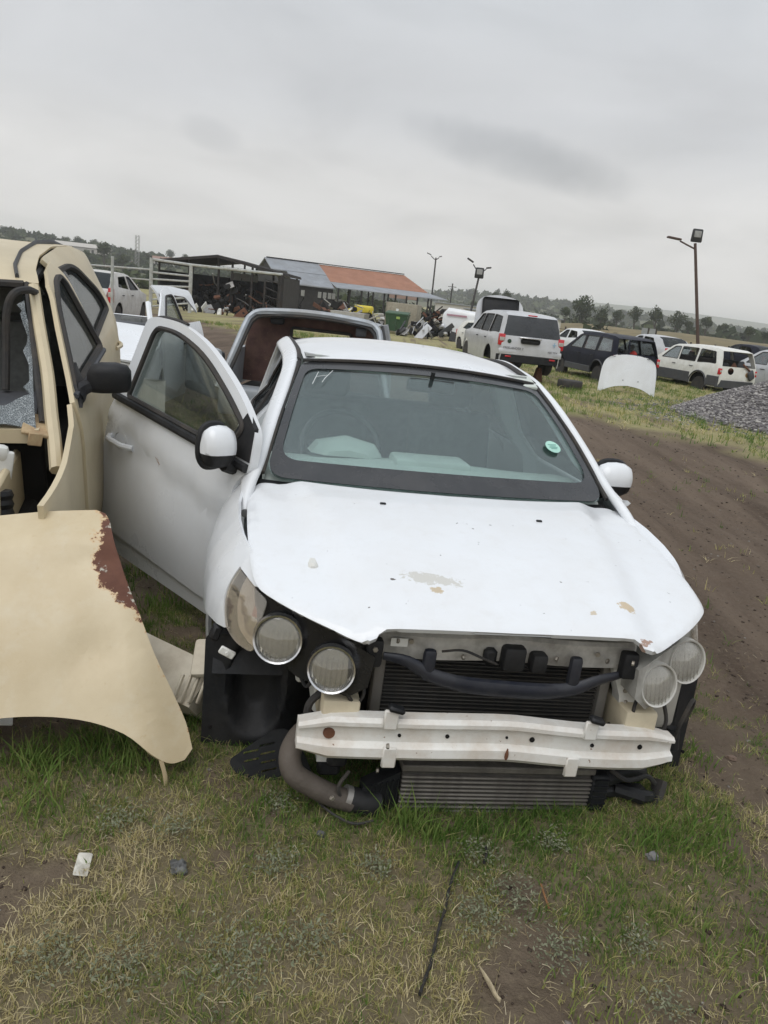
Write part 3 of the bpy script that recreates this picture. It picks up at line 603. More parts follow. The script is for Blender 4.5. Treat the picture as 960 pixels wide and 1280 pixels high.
for i in range(9):
    c = tb2 if i == 0 else tb2.copy()
    if i: COL.objects.link(c); c.parent = ic
    c.location = FE @ Vector((.055, .200 + random.uniform(-.002, .002), .203 + i * .0148 + random.uniform(-.001, .001)))
fbuild('intercooler_top_plate', [rbox(.63, .07, .022, .004, 1, (.055, .225, .352))], inter_m, ic)
fbuild('intercooler_end_tank', [loft([[(-.26, .20, .19), (-.26, .26, .19), (-.26, .26, .335), (-.26, .20, .335)], [(-.32, .20, .205), (-.32, .26, .205), (-.32, .26, .30), (-.32, .20, .30)], [(-.37, .20, .215), (-.37, .255, .215), (-.37, .255, .275), (-.37, .20, .275)]])] + [rbox(.004, .008, .115 - .01 * i, 0, 1, (-.265 - i * .016, .197, .255)) for i in range(6)], BLACK, ic)
fbuild('intercooler_end_tank', [rbox(.06, .07, .15, .008, 1, (.395, .225, .265))] + [rbox(.05, .008, .005, 0, 1, (.395, .188, .205 + i * .02)) for i in range(7)], BLACK, ic)
# turbo hose, left
hose = crv([(-.50, .36, .405), (-.565, .29, .398), (-.596, .235, .366), (-.583, .205, .320), (-.53, .20, .285), (-.465, .195, .255), (-.40, .195, .232)], 5)
fbuild('turbo_hose', [tube(hose, .0335, 14)], mat('brown_rubber_hose', (.085, .07, .058), .7, var=.3, scale=12, bump=.3, dirt=(.17, .14, .11), dirt_amt=.5), car)
fbuild('hose_clamp', [tube([(-.425, .20, .247), (-.408, .20, .241)], .037, 16)], STEEL, car)
fbuild('hose_sleeve', [tube([(-.408, .20, .241), (-.37, .20, .228), (-.32, .21, .22)], [.036, .040, .046], 14)], BLACK, car)
# right lower clutter
fbuild('lower_pipe', [tube(crv([(.42, .24, .30), (.50, .25, .325), (.56, .27, .31), (.60, .34, .27)], 5), .032, 10)], BLACK, car)
fbuild('lower_arm', [rbox(.20, .05, .04, .012, 1, (.51, .26, .245), (0, .15, .2)), tube([(.47, .24, .265), (.56, .22, .25), (.64, .26, .22)], [.02, .025, .02], 8)], BLACK, car)
fbuild('exhaust_flange', [tube([(.50, .30, .365), (.57, .33, .36)], .045, 12)], mat('brown_cast', (.20, .16, .11), .8, var=.3), car)
fbuild('rubber_strip', [tube(crv([(.44, .30, .18), (.54, .24, .175), (.62, .24, .21), (.66, .28, .27)], 5), .018, 8, flat=1.6)], RUBBER, car)
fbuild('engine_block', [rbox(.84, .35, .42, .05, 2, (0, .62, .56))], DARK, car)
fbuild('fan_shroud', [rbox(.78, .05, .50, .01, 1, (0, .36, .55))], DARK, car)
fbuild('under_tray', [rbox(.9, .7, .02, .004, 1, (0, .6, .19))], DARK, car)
# headlights
bowl = mat('lamp_reflector', (.60, .59, .56), .22, metal=.85, var=.15, scale=20, dirt=(.25, .2, .15), dirt_amt=.35)
_t = bowl.node_tree; _b = _t.nodes['Principled BSDF']; _g = N(_t, 'ShaderNodeTexCoord'); _w = N(_t, 'ShaderNodeTexWave', ins={'Scale': 26.0, 'Distortion': 1.2, 'Detail': 1.0}); Lk(_t, _g.outputs['Object'], _w.inputs['Vector'])
_bp = N(_t, 'ShaderNodeBump', ins={'Strength': .7, 'Distance': .01}); Lk(_t, _w.outputs['Fac'], _bp.inputs['Height']); Lk(_t, _bp.outputs[0], _b.inputs['Normal'])
lens = glass('lamp_lens', (.86, .85, .81), (.45, .44, .40), .22, .3)
amber = glass('signal_lens', (.90, .86, .80), (.50, .45, .37), .45, .3)
def headlight(s):
    hl = fbuild('headlight', [loft([[(s * x, y, z) for x, y, z in ring] for ring in (
        [(.40, .135, .735), (.56, .215, .80), (.70, .36, .83), (.74, .42, .80), (.72, .36, .66), (.60, .245, .61), (.46, .155, .60), (.41, .14, .64)],
        [(.40, .26, .735), (.56, .33, .80), (.70, .45, .83), (.74, .48, .80), (.72, .46, .66), (.60, .36, .61), (.46, .27, .60), (.41, .26, .64)])])], BLACK_G if s < 0 else mat('hazed_lamp_cover', (.50, .49, .45), .3, var=.3, scale=12, coat=.5, dirt=(.12, .11, .1), dirt_amt=.5, dirt_scale=10), car)
    for (x, y, z, r) in ((.664, .313, .711, .072), (.513, .206, .676, .068)):
        c = Vector((s * x - (.02 if s > 0 else 0), y - .035, z)); ax = Vector((s * .20, -1, .18)).normalized()
        Mx = Matrix.Translation(FE @ c) @ ax.to_track_quat('Z', 'Y').to_matrix().to_4x4()
        bz = build('lamp_ring', [xf(lathe([(r * .86, -.06), (r * 1.02, -.05), (r * 1.05, -.01), (r * 1.0, .012), (r * .93, .010), (r * .90, -.01)], 32), Mx)], CHROME if s < 0 else mat('ring_grey_clear', (.62, .61, .57), .3, metal=.1, dirt=(.3, .27, .22), dirt_amt=.5), hl)
        build('reflector', [xf(lathe([(.001, -.058), (r * .3, -.055), (r * .65, -.035), (r * .90, -.004), (r * .88, -.002), (r * .6, -.03), (r * .25, -.048), (.001, -.05)], 28), Mx)], bowl, hl)
        build('lamp_shell', [xf(lathe([(r * .55, -.13), (r * .85, -.10), (r * 1.04, -.05), (r * 1.06, -.012), (r * 1.01, -.012), (r * .98, -.05), (r * .8, -.095), (r * .5, -.12)], 28), Mx)], BLACK if s < 0 else mat('hazed_lamp_cover'  , (.50, .49, .45)), hl)
        build('bulb', [xf(lathe([(.001, -.05), (.011, -.05), (.011, -.025), (.001, -.022)], 12), Mx)], CHROME, hl)
        build('lens', [xf(lathe([(.001, .016), (r * .5, .013), (r * .92, .002), (r * .92, -.001), (r * .5, .010), (.001, .013)], 32), Mx)], lens if s < 0 else glass('hazed_lamp_lens', (.84, .83, .79), (.66, .64, .58), .70, .4), hl)
        fl = [xf(rbox(.0022, r * (1.25 if abs(k) < 3 else .9), .003, 0, 1, (k * r * .22, -.25 * r, .0125 - abs(k) * .0022)), Mx) for k in range(-3, 4)]
        build('lens_flutes', fl, lens, hl)['kind'] = 'stuff'
    # corner signal lens wraps into the fender
    pts = rnd([(.506, .853, .005), (.41, .828, .02), (.350, .812, .02), (.335, .765, .03), (.318, .695, .03), (.320, .655, .02), (.375, .655, .02), (.445, .680, .02), (.476, .73, .04), (.499, .79, .05)], .02, 4)
    sheet('signal_reflector', pts, lambda u, v: (s * (side_x(u, v) - .035), u, v), mat('signal_bowl', (.70, .64, .55), .35, metal=.3, var=.25, scale=10, col2=(.52, .43, .36)), hl, cell=.05, thick=.004, out=(s, 0, 0))
    sheet('signal_lens', pts, lambda u, v: (s * (side_x(u, v) + .004), u, v), amber, hl, cell=.04, thick=.004, out=(s, 0, 0))
    fbuild('signal_bulb', [lathe([(.001, 0), (.03, .0), (.018, .05), (.001, .055)], 14)], mat('amber_bulb', (.55, .20, .10), .4), hl).location = (s * .70, .41, .74)
for s in (-1, 1): headlight(s)
BOLT = mat('zinc_bolt', (.40, .38, .33), .4, metal=.7, dirt=(.2, .12, .07), dirt_amt=.5, dirt_scale=60)
bl_ = build('bolt', [lathe([(.0005, .004), (.006, .004), (.008, .002), (.008, -.004)], 6, 'Y')], BOLT, car)
for k, (x, y, z) in enumerate(((-.40, .150, .752), (.385, .150, .752), (-.33, .192, .765), (-.29, .192, .765), (.16, .190, .735), (-.13, .190, .725), (.43, .232, .62), (.44, .232, .58), (-.43, .232, .66), (.29, .192, .755), (.325, .192, .735), (-.345, .07, .50), (.43, .230, .69), (-.47, .135, .285), (-.335, .19, .345))):
    c = bl_ if k == 0 else bl_.copy()
    if k: COL.objects.link(c); c.parent = car
    c.location = FE @ Vector((x, y, z)); c.rotation_euler = (math.pi, 0, k)
for pts_, r_ in (([(-.46, .17, .60), (-.43, .19, .55), (-.44, .20, .50), (-.41, .21, .45)], .006), ([(-.43, .19, .66), (-.41, .18, .60), (-.43, .19, .54), (-.40, .20, .48)], .005), ([(.46, .20, .64), (.44, .18, .58), (.46, .19, .52)], .006), ([(.56, .22, .60), (.58, .21, .52), (.55, .22, .44), (.50, .22, .38)], .007), ([(-.60, .30, .62), (-.57, .27, .57), (-.55, .25, .60), (-.52, .22, .61)], .006), ([(.42, .20, .36), (.48, .19, .33), (.55, .20, .34), (.60, .22, .30)], .008), ([(-.42, .19, .34), (-.45, .17, .30), (-.43, .18, .24)], .006), ([(-.50, .22, .215), (-.46, .15, .222), (-.40, .12, .212), (-.34, .13, .215)], .004)):
    fbuild('loose_wire', [tube(crv(pts_, 5), r_, 6)], RUBBER, car)
for (x, y, z, a, b_, c_) in ((-.445, .20, .705, .06, .05, .07), (-.44, .205, .43, .07, .05, .09), (-.455, .21, .355, .06, .05, .05), (.455, .21, .40, .06, .05, .08), (.43, .22, .47, .05, .04, .05)):
    fbuild('plastic_bracket', [rbox(a, b_, c_, .01, 1, (x, y + .03, z), (0, .1, .2))], BLACK, car)
fbuild('support_sticker', [rbox(.05, .002, .025, 0, 1, (-.325, .192, .76))], WHITE_OLD, car)
# arch liners
def liner(s):
    # black plastic sheet: forward face of the wheel arch, dropped to the grass
    o = rnd([(-.862, .135, .02), (-.45, .16, .05), (-.45, .60, .05), (-.60, .64, .1), (-.868, .60, .02)], .02, 5)
    def f(u, v):
        dx, dz = abs(u + .695) / .085, abs(v - .44) / .17; e_ = (dx ** 2.4 + dz ** 2.4) ** (1 / 2.4)
        rim = .012 * math.exp(-((e_ - 1.15) / .12) ** 2)
        return (-s * (u + (.03 if s > 0 else 0)), (.555 if s < 0 else .44) + .10 * sm(-.6, -.45, u) - .03 * math.sin((u + .86) * 6) + .02 * (v - .3) + .075 * sm(1.1, .55, e_) - rim, v)
    l = sheet('arch_liner', o, f, BLACK, car, cell=.014, thick=.004, out=(0, -1, 0), ang=60)
    for z in (.475, .275): build('clip_hole', [move(lathe([(.0005, -.004), (.006, -.004), (.006, .002), (.0005, .002)], 10, 'Y'), (-s * -.835, f(-.835, z)[1] - .001, z))], DARK, l)
    build('arch_tunnel', [loft([[(s * x, .875 + .37 * math.cos(R(a)), .34 + .37 * math.sin(R(a))) for x in (.60, .84)] + [(s * x, .875 + .36 * math.cos(R(a)), .34 + .36 * math.sin(R(a))) for x in (.84, .60)] for a in range(-10, 170, 12)])], BLACK, l)
    return l
ll = liner(-1) ; liner(1)
tray = [(-.62, .42, .165), (-.50, .26, .30), (-.47, .25, .29), (-.42, .32, .17), (-.44, .36, .155), (-.60, .44, .150)]
slots = [[(cx_ - .024, cz_ - .010), (cx_ + .022, cz_ + .002), (cx_ + .024, cz_ + .010), (cx_ - .022, cz_ - .002)] for cx_, cz_ in ((-.700, .294), (-.697, .268), (-.652, .318), (-.648, .292), (-.644, .266), (-.640, .240))]
sheet('splash_shield', rnd([(-.770, .262, .02), (-.640, .362, .02), (-.590, .370, .02), (-.535, .300, .03), (-.490, .205, .03), (-.640, .195, .03), (-.740, .222, .02)], .02, 4), lambda u, v: (u, .365 + .25 * (v - .28) - .06 * (u + .63), v), BLACK, car, cell=.03, thick=.006, out=(0, -1, .3), holes=slots)
# wiring and small bits by the left lamp
fbuild('wiring_loom', [tube(crv([(-.50, .28, .62), (-.52, .25, .57), (-.555, .24, .53), (-.56, .24, .47)], 5), .012, 8)], RUBBER, car)
build('lamp_bracket', [rbox(.05, .012, .025, .003, 1, (-.795, .41, .612), (0, .5, 0)), move(lathe([(.0005, -.008), (.006, -.008), (.006, .002), (.0005, .002)], 10, 'Y'), (-.795, .405, .612))], WHITE_OLD, car)
build('bracket_block', [rbox(.028, .04, .05, .006, 1, (-.835, .50, .640), (0, .3, .2))], BLACK, car)
fbuild('headlight_bracket', [rbox(.10, .02, .06, .008, 1, (-.475, .25, .590), (0, -.1, .3))], WHITE_OLD, car)
fbuild('washer_bottle', [rbox(.16, .12, .20, .03, 2, (.60, .36, .545))], mat('washer_plastic', (.50, .48, .43), .5, dirt=(.25, .2, .15), dirt_amt=.5), car)
fbuild('washer_pump', [tube([(.66, .28, .47), (.665, .27, .40)], .022, 10)], BLACK, car)
fbuild('washer_hose', [tube(crv([(.665, .27, .41), (.66, .25, .50), (.69, .26, .58), (.71, .28, .55), (.70, .29, .49)], 5), .007, 6)], RUBBER, car)
fbuild('cable_tail', [tube(crv([(-.50, .28, .22), (-.505, .26, .17), (-.51, .25, .13)], 4), .010, 6)], RUBBER, car)
for i, (x, y, z) in enumerate(((-.47, .22, .245), (-.34, .23, .345), (-.31, .23, .31))): fbuild('bolt_block', [rbox(.07, .05, .06, .01, 1, (x, y + .06, z + .06))], BLACK, car)
# rear wheels still fitted
def wheel(parent, loc, r=.30, w=.19, rim=True, rotz=0, name='wheel'):
    wr = build(name, [lathe([(r * .62, -w / 2), (r * .80, -w / 2), (r * .95, -w * .47), (r, -w * .36), (r, w * .36), (r * .95, w * .47), (r * .80, w / 2), (r * .62, w / 2)], 28, 'X')], RUBBER, parent, loc=loc, rot=(0, 0, rotz))
    if rim:
        sp = [lathe([(r * .63, -w * .4), (r * .60, -w * .40), (r * .58, w * .3), (r * .63, w * .4)], 24, 'X')]
        build('rim', [lathe([(r * .02, -w * .30), (r * .2, -w * .33), (r * .52, -w * .22), (r * .62, -w * .42), (r * .63, -w * .36), (r * .63, w * .36), (r * .02, w * .30)], 24, 'X')], STEEL, wr)
    return wr
for s in (-1, 1): wheel(car, (s * .76, 3.39, .34), .30)
# ------------------------------------------------------------------ generic car body from a side profile (used for the other wrecks)
def gcar(root, S, paint, sides=(-1, 1)):
    """S: W half width, prof top profile (y,z) nose -> tail, arches [(y,z,r)], zb sill height, panels [(name,y0,y1)], windows, strips [(name,i0,i1,material,crown)]"""
    W, prof, zb = S['W'], S['prof'], S['zb']; L = prof[-1][0]; belt = S['belt']; tum = S.get('tum', .42); cell = S.get('cell', .14)
    ztop = max(p[1] for p in prof)
    def X(y, z):
        w = W - S.get('nose', .16) * max(0, 1 - y / .75) ** 2 - S.get('tail', .10) * max(0, 1 - (L - y) / .6) ** 2
        if z > belt - .18: w -= .03 * min(1, (z - belt + .18) / .18) ** 2
        if z > belt: w -= (z - belt) * tum
        if z > ztop - .13: w -= .05 * ((z - ztop + .13) / .13) ** 2
        if z < .5: w -= .05 * ((.5 - z) / .3) ** 2
        return max(w, .1)
    parts = {'X': X}
    bot = []
    for (ya, za, r) in sorted(S['arches'], reverse=True):
        a0 = math.degrees(math.asin(max(-1, min(1, (zb - za) / r))))
        bot += arc(ya, za, r, a0, 180 - a0, 14)
    out2 = list(prof) + [(L - .02, zb)] + bot + [(prof[0][0] + .02, zb)]
    for s in sides:
        f = lambda u, v: (s * X(u, v), u, v)
        for (nm, y0, y1, *rest) in S['panels']:
            zc = [(1, rest[1], -1)] if len(rest) > 1 else []
            hs = [w for w in S['windows'] if min(p[0] for p in w) > y0 - .02 and max(p[0] for p in w) < y1 + .02]
            o = sheet(nm, out2, f, paint, root, holes=[w for w in S['windows']], cell=cell, thick=.02, out=(s, 0, 0), clips=[(0, y0 + .004, 1), (0, y1 - .004, -1)] + zc)
            parts[(nm, s, y0)] = o
            for w in hs:
                if w in S.get('noglass', []): pass
                else: sheet('window', w, lambda u, v: (s * (X(u, v) - .012), u, v), S.get('glass', GLASS_D), o, cell=.25, thick=.004, out=(s, 0, 0))
                build('window_seal', [tube([(s * X(u, v), u, v) for u, v in w], S.get('seal', .014), 5, closed=True)], RUBBER, o)
            if 'door' in nm and S.get('handles', True):
                hy = y1 - .14; hz = belt - .12
                build('handle', [tube([(s * (X(hy, hz) + .004 + .02 * math.sin(i / 4 * math.pi)), hy - .09 + i * .045, hz) for i in range(5)], .012, 6)], S.get('handle', BLACK), o)
    for (nm, i0, i1, mt, crown, *hl) in S['strips']:
        seg = prof[i0:i1 + 1]; ls = [0.0]
        for a, b in zip(seg, seg[1:]): ls.append(ls[-1] + math.hypot(b[0] - a[0], b[1] - a[1]))
        Yt = [(l, p[0]) for l, p in zip(ls, seg)]; Zt = [(l, p[1]) for l, p in zip(ls, seg)]
        up = abs(seg[-1][0] - seg[0][0]) > abs(seg[-1][1] - seg[0][1]) * .9
        front = seg[0][0] < L / 2
        def fm(u, v):
            y, z = lut(Yt, u), lut(Zt, u); c = crown * (1 - v * v) * math.sin(math.pi * min(1, max(.12, .08 + .9 * u / ls[-1]))) if True else 0
            return (v * (X(y, z) - .006), y + (0 if up else (-c if front else c)), z + (c if up else c * .2))
        o = sheet(nm, rnd([(0, -1, .01), (ls[-1], -1, .01), (ls[-1], 1, .01), (0, 1, .01)], .01, 2), fm, mt, root, holes=hl[0] if hl else (), cell=S.get('scell', .2), thick=.012 if 'wind' not in nm else .005, out=(0, (-1 if front else 1) if not up else 0, 1))
        parts[nm] = o; parts[nm + '_map'] = fm
    build('arch_light_block', [rbox((W - .13) * 2, L - .9, .40, .05, 1, (0, L / 2 + .1, zb + .22))], DARK, root)  # added dark box, stops light showing through the wheel arches
    return parts
def car_floor(root, W, y0, y1, z=.32): build('floor_pan', [rbox(W * 1.75, y1 - y0, .06, .02, 1, (0, (y0 + y1) / 2, z))], DARK, root)
def car_seats(root, ys, xs=(-.36, .36), z=.55, m_=None):
    for y in ys:
        for x in xs:
            st = build('seat', [rbox(.46, .46, .16, .05, 2, (x, y, z))], m_ or SEAT, root)
            build('backrest', [rbox(.46, .14, .60, .05, 2, (x, y + .27, z + .34), (R(-14), 0, 0))], m_ or SEAT, st)
            build('headrest', [rbox(.25, .10, .17, .04, 2, (x, y + .37, z + .74), (R(-10), 0, 0))], m_ or SEAT, st)
# ------------------------------------------------------------------ beige wreck on the left, nose down
bc = empty('beige_hatchback', (-1.7497, 1.8775, -.2092), (.121, -.041, .2872), 'YXZ')
tag(bc, 'nose-down beige wreck with smashed windscreen and black door mirror, no hood', 'car')
bw1 = rnd([(1.20, 1.045, .03), (1.33, 1.13, .06), (1.62, 1.33, .1), (1.80, 1.385, .06), (1.95, 1.395, .04), (2.02, 1.055, .03)], .04, 5)
bw2 = rnd([(2.11, 1.06, .03), (2.05, 1.395, .04), (2.50, 1.385, .12), (2.86, 1.20, .08), (2.90, 1.10, .04)], .04, 5)
BS = dict(W=.83, zb=.22, belt=1.02, tum=.44, cell=.06, nose=.22, tail=.16, scell=.08, seal=.016,
          prof=[(.10, .40), (.06, .62), (.14, .78), (.35, .85), (.70, .905), (1.00, .955), (1.22, 1.09), (1.45, 1.25), (1.68, 1.392), (1.85, 1.432), (2.15, 1.458), (2.6, 1.462), (3.0, 1.435), (3.3, 1.37), (3.52, 1.20), (3.70, 1.00), (3.80, .84), (3.80, .45)],
          arches=[(.72, .34, .33), (3.12, .34, .33)], panels=[('fender', .41, 1.10), ('front_door', 1.10, 2.06), ('rear_door', 2.06, 2.93), ('quarter_panel', 2.93, 3.80)],
          windows=[bw1, bw2], glass=glass('beige_door_glass', (.42, .46, .45), (.20, .22, .22), .30, .9), handle=CREAM,
          strips=[('roof', 8, 12, CREAM, .035), ('roof_end', 12, 13, CREAM, .02), ('rear_window', 13, 15, GLASS_D, .03), ('tailgate', 15, 17, CREAM, .03)])
bp_ = gcar(bc, BS, CREAM); bX = bp_['X']
# doors stand a little off their frames on the near side
for nm, y0, a in (('front_door', 1.10, 2.2), ('rear_door', 2.06, 1.2)):
    d = bp_[(nm, 1, y0)]; h = Vector((bX(y0, .9), y0, 0))
    d.matrix_local = Matrix.Translation(h) @ Matrix.Rotation(R(-a), 4, 'Z') @ Matrix.Translation(-h + Vector((.012, 0, 0)))
build('roof_moulding', [tube([(bX(y, z) - .10, y, z + .016) for y, z in ((1.72, 1.392), (1.85, 1.424), (2.15, 1.448), (2.6, 1.452), (3.0, 1.426), (3.3, 1.361))], .020, 6, flat=.45)], GREYPL, bc)
rail_in = [(.775, .80, .84), (.755, .92, .915), (.735, 1.02, .985), (.70, 1.22, 1.10), (.645, 1.45, 1.25), (.60, 1.66, 1.375)]
build('inner_pillar', [tube(crv(rail_in, 4), .026, 8)], CREAM, bc)
build('inner_rail', [tube(crv([(.565, 1.70, 1.350), (.565, 2.1, 1.395), (.565, 2.6, 1.395), (.56, 3.0, 1.365)], 4), .024, 8)], BLACK, bc)
for z0 in (1,): build('inner_pillar', [loft([[(bX(y0, z) - .03, y0, z), (bX(y0, z) - .03, y0 + .10, z), (bX(y0, z) - .09, y0 + .10, z), (bX(y0, z) - .09, y0, z)] for y0, z in ((2.03, .35), (2.04, .8), (2.05, 1.1), (2.06, 1.40))])], BLACK, bc)
# fender top flange, cowl, firewall and engine bay
build('hinge_mount', [rbox(.10, .15, .014, .004, 1, (.685, .98, .958), (.25, .25, .15)), rbox(.05, .012, .05, .003, 1, (.69, .905, .925), (0, .2, .3)), move(lathe([(.0005, 0), (.012, 0), (.012, .012), (.0005, .012)], 8), (.67, .99, .965))], mat('rusty_cream', (.50, .38, .22), .7, var=.3, dirt=(.22, .10, .05), dirt_amt=.8, dirt_scale=14), bc)
build('cowl', [loft([[(x, .93 + .04 * (x / .7) ** 2 * 0 + dy, .90 + dz) for dy, dz in ((0, 0), (0, .055), (.10, .06), (.10, 0))] for x in np.linspace(-.72, .70, 7)])], CREAM, bc)
build('firewall', [rbox(1.4, .04, .62, .01, 1, (0, 1.02, .62))], DARK, bc)
build('strut_tower', [move(lathe([(.001, .16), (.035, .16), (.06, .145), (.10, .10), (.125, .0), (.13, -.25)], 20), (.50, .62, .66))], CREAM, bc)
build('fuse_box', [rbox(.20, .24, .14, .02, 2, (.30, .80, .76))], mat('tan_plastic', (.33, .25, .14), .6), bc)
wp_ = mat('white_plastic', (.72, .73, .70), .45, dirt=(.35, .3, .25), dirt_amt=.3)
build('plastic_holder', [rbox(.07, .03, .17, .01, 2, (.585, .80, .83), (0, .2, .2)), rbox(.10, .05, .06, .018, 2, (.565, .80, .91), (0, .2, .2)), rbox(.10, .05, .05, .018, 2, (.555, .78, .75), (0, .2, .2))], wp_, bc)
build('ribbed_hose', [tube([(.60, .60 + i * .004, .60 + i * .0155) for i in range(15)], [.045 + .006 * (i % 2) for i in range(15)], 12)], BLACK, bc)
build('red_connector', [rbox(.07, .06, .08, .015, 2, (.50, .84, .80)), tube(crv([(.45, .84, .88), (.48, .82, .92), (.53, .83, .91)], 4), .012, 6)], mat('red_plastic', (.30, .02, .04), .4), bc)
build('engine_lump', [rbox(.8, .55, .40, .06, 2, (-.1, .62, .52)), rbox(.3, .3, .2, .04, 2, (.1, .75, .70))], DARK, bc)
build('wiring_loom', [tube(crv([(.1, .9, .88), (.25, .85, .90), (.38, .88, .86), (.45, .86, .80), (.52, .80, .70)], 5), .016, 7)], RUBBER, bc)
build('fender_apron', [rbox(.03, .6, .5, .01, 1, (.60, .72, .60))], CREAM, bc)
# smashed windscreen: frosted laminate left along the pillar and heaped on the cowl
def frost():
    M = bpy.data.materials.new('crazed_glass'); M.use_nodes = True; t = M.node_tree; b = t.nodes['Principled BSDF']
    g = N(t, 'ShaderNodeTexCoord'); v = N(t, 'ShaderNodeTexVoronoi', feature='DISTANCE_TO_EDGE', ins={'Scale': 130.0}); Lk(t, g.outputs['Object'], v.inputs['Vector'])
    c = mixc(t, ramp(t, v.outputs['Distance'], [(.0, 1.0), (.10, 0.0)]), (.10, .115, .12), (.36, .39, .40)); Lk(t, c, b.inputs['Base Color'])
    b.inputs['Roughness'].default_value = .25
    bm_ = N(t, 'ShaderNodeBump', ins={'Strength': .8, 'Distance': .006}); Lk(t, v.outputs['Distance'], bm_.inputs['Height']); Lk(t, bm_.outputs[0], b.inputs['Normal'])
    return M
FROST = frost()
def bws(u, v):
    x = u * (.69 - .13 * v); return (x, .99 + .68 * v + .03 * (1 - u * u) * -1.0, .965 + .425 * v)
ed = [(1.0, .0)] + [(1.0, v) for v in (.3, .6, .88)] + [(.965 - .018 * math.sin(v * 60), v) for v in (.86, .8, .74, .68, .60, .52, .45, .38, .30, .24, .18)] + [(u, .13 + .03 * math.sin(u * 40)) for u in (.85, .7, .55, .4, .2, 0, -.3)] + [(-.3, 0)]
sheet('broken_windscreen', ed, lambda u, v: (lambda p: (p[0], p[1] - .03 * math.sin(v * 9) - .05 * (1 - sm(0, .2, v)), p[2] + .012 * math.sin(u * 17 + v * 23)))(bws(u, v)), FROST, bc, cell=.05, thick=.006, out=(0, -1, 1))
build('windscreen_rubber', [tube([bws(1.02, v) for v in np.linspace(0, 1, 10)], .012, 6)], RUBBER, bc)
build('header_trim', [tube([(u * .56, 1.665 - .02 * (1 - u * u), 1.385) for u in np.linspace(-1, 1, 9)], .018, 6)], RUBBER, bc)
build('loose_seal', [tube(crv([(.615, 1.62, 1.36), (.60, 1.52, 1.385), (.555, 1.46, 1.375), (.525, 1.44, 1.30), (.515, 1.42, 1.15), (.510, 1.36, .99)], 6), .016, 8)], RUBBER, bc)
build('dashboard', [loft([[(x, 1.08 + dy, .92 + dz) for dy, dz in ((0, 0), (.1, .06), (.3, .06), (.38, 0), (.3, -.25), (0, -.25))] for x in np.linspace(-.66, .66, 7)])], GREYPL, bc)
car_seats(bc, (1.85,), (-.34, .34), .50); build('rear_seat', [rbox(1.2, .5, .16, .05, 2, (0, 2.6, .55)), rbox(1.2, .14, .6, .05, 2, (0, 2.9, .85), (R(-15), 0, 0))], SEAT, bc)
car_floor(bc, .8, .5, 3.7, .27)
# black door mirror
bm_root = build('door_mirror', [loft([[(x, 1.29 + d * w, 1.075 + z0 + e * h) for d, e in [(math.cos(a) * abs(math.cos(a)) ** -.35, math.sin(a) * abs(math.sin(a)) ** -.35) if abs(math.cos(a)) > .01 and abs(math.sin(a)) > .01 else (math.cos(a), math.sin(a)) for a in np.linspace(.01, 2 * math.pi + .01, 18, endpoint=False)]] for x, w, h, z0 in ((.845, .03, .035, -.012), (.86, .045, .056, -.006), (.90, .055, .064, 0), (.96, .056, .064, .002), (1.005, .05, .056, .0), (1.02, .032, .035, -.002))])], BLACK, bc, ang=50)
build('mirror_arm', [tube(crv([(.800, 1.22, 1.015), (.825, 1.25, 1.035), (.87, 1.285, 1.05)], 4), [.045, .043, .04, .036, .032, .03, .03, .03, .03], 8)], BLACK, bm_root)
build('mirror_triangle', [([(bX(y, z) + .004 + (y - 1.1) * .06 + o, y, z) for o in (0, .02) for y, z in ((1.14, .985), (1.32, 1.035), (1.36, 1.12), (1.20, 1.06))], [(0, 1, 2, 3), (7, 6, 5, 4), (0, 1, 5, 4), (1, 2, 6, 5), (2, 3, 7, 6), (3, 0, 4, 7)])], BLACK, bm_root)
build('belt_moulding', [tube([(bX(y, 1.03) + .002, y, 1.032) for y in np.linspace(1.14, 2.04, 6)], .013, 6)], GREYPL, bp_[('front_door', 1, 1.10)])
for s in (-1, 1): wheel(bc, (s * .70, 3.12, .19), .29)
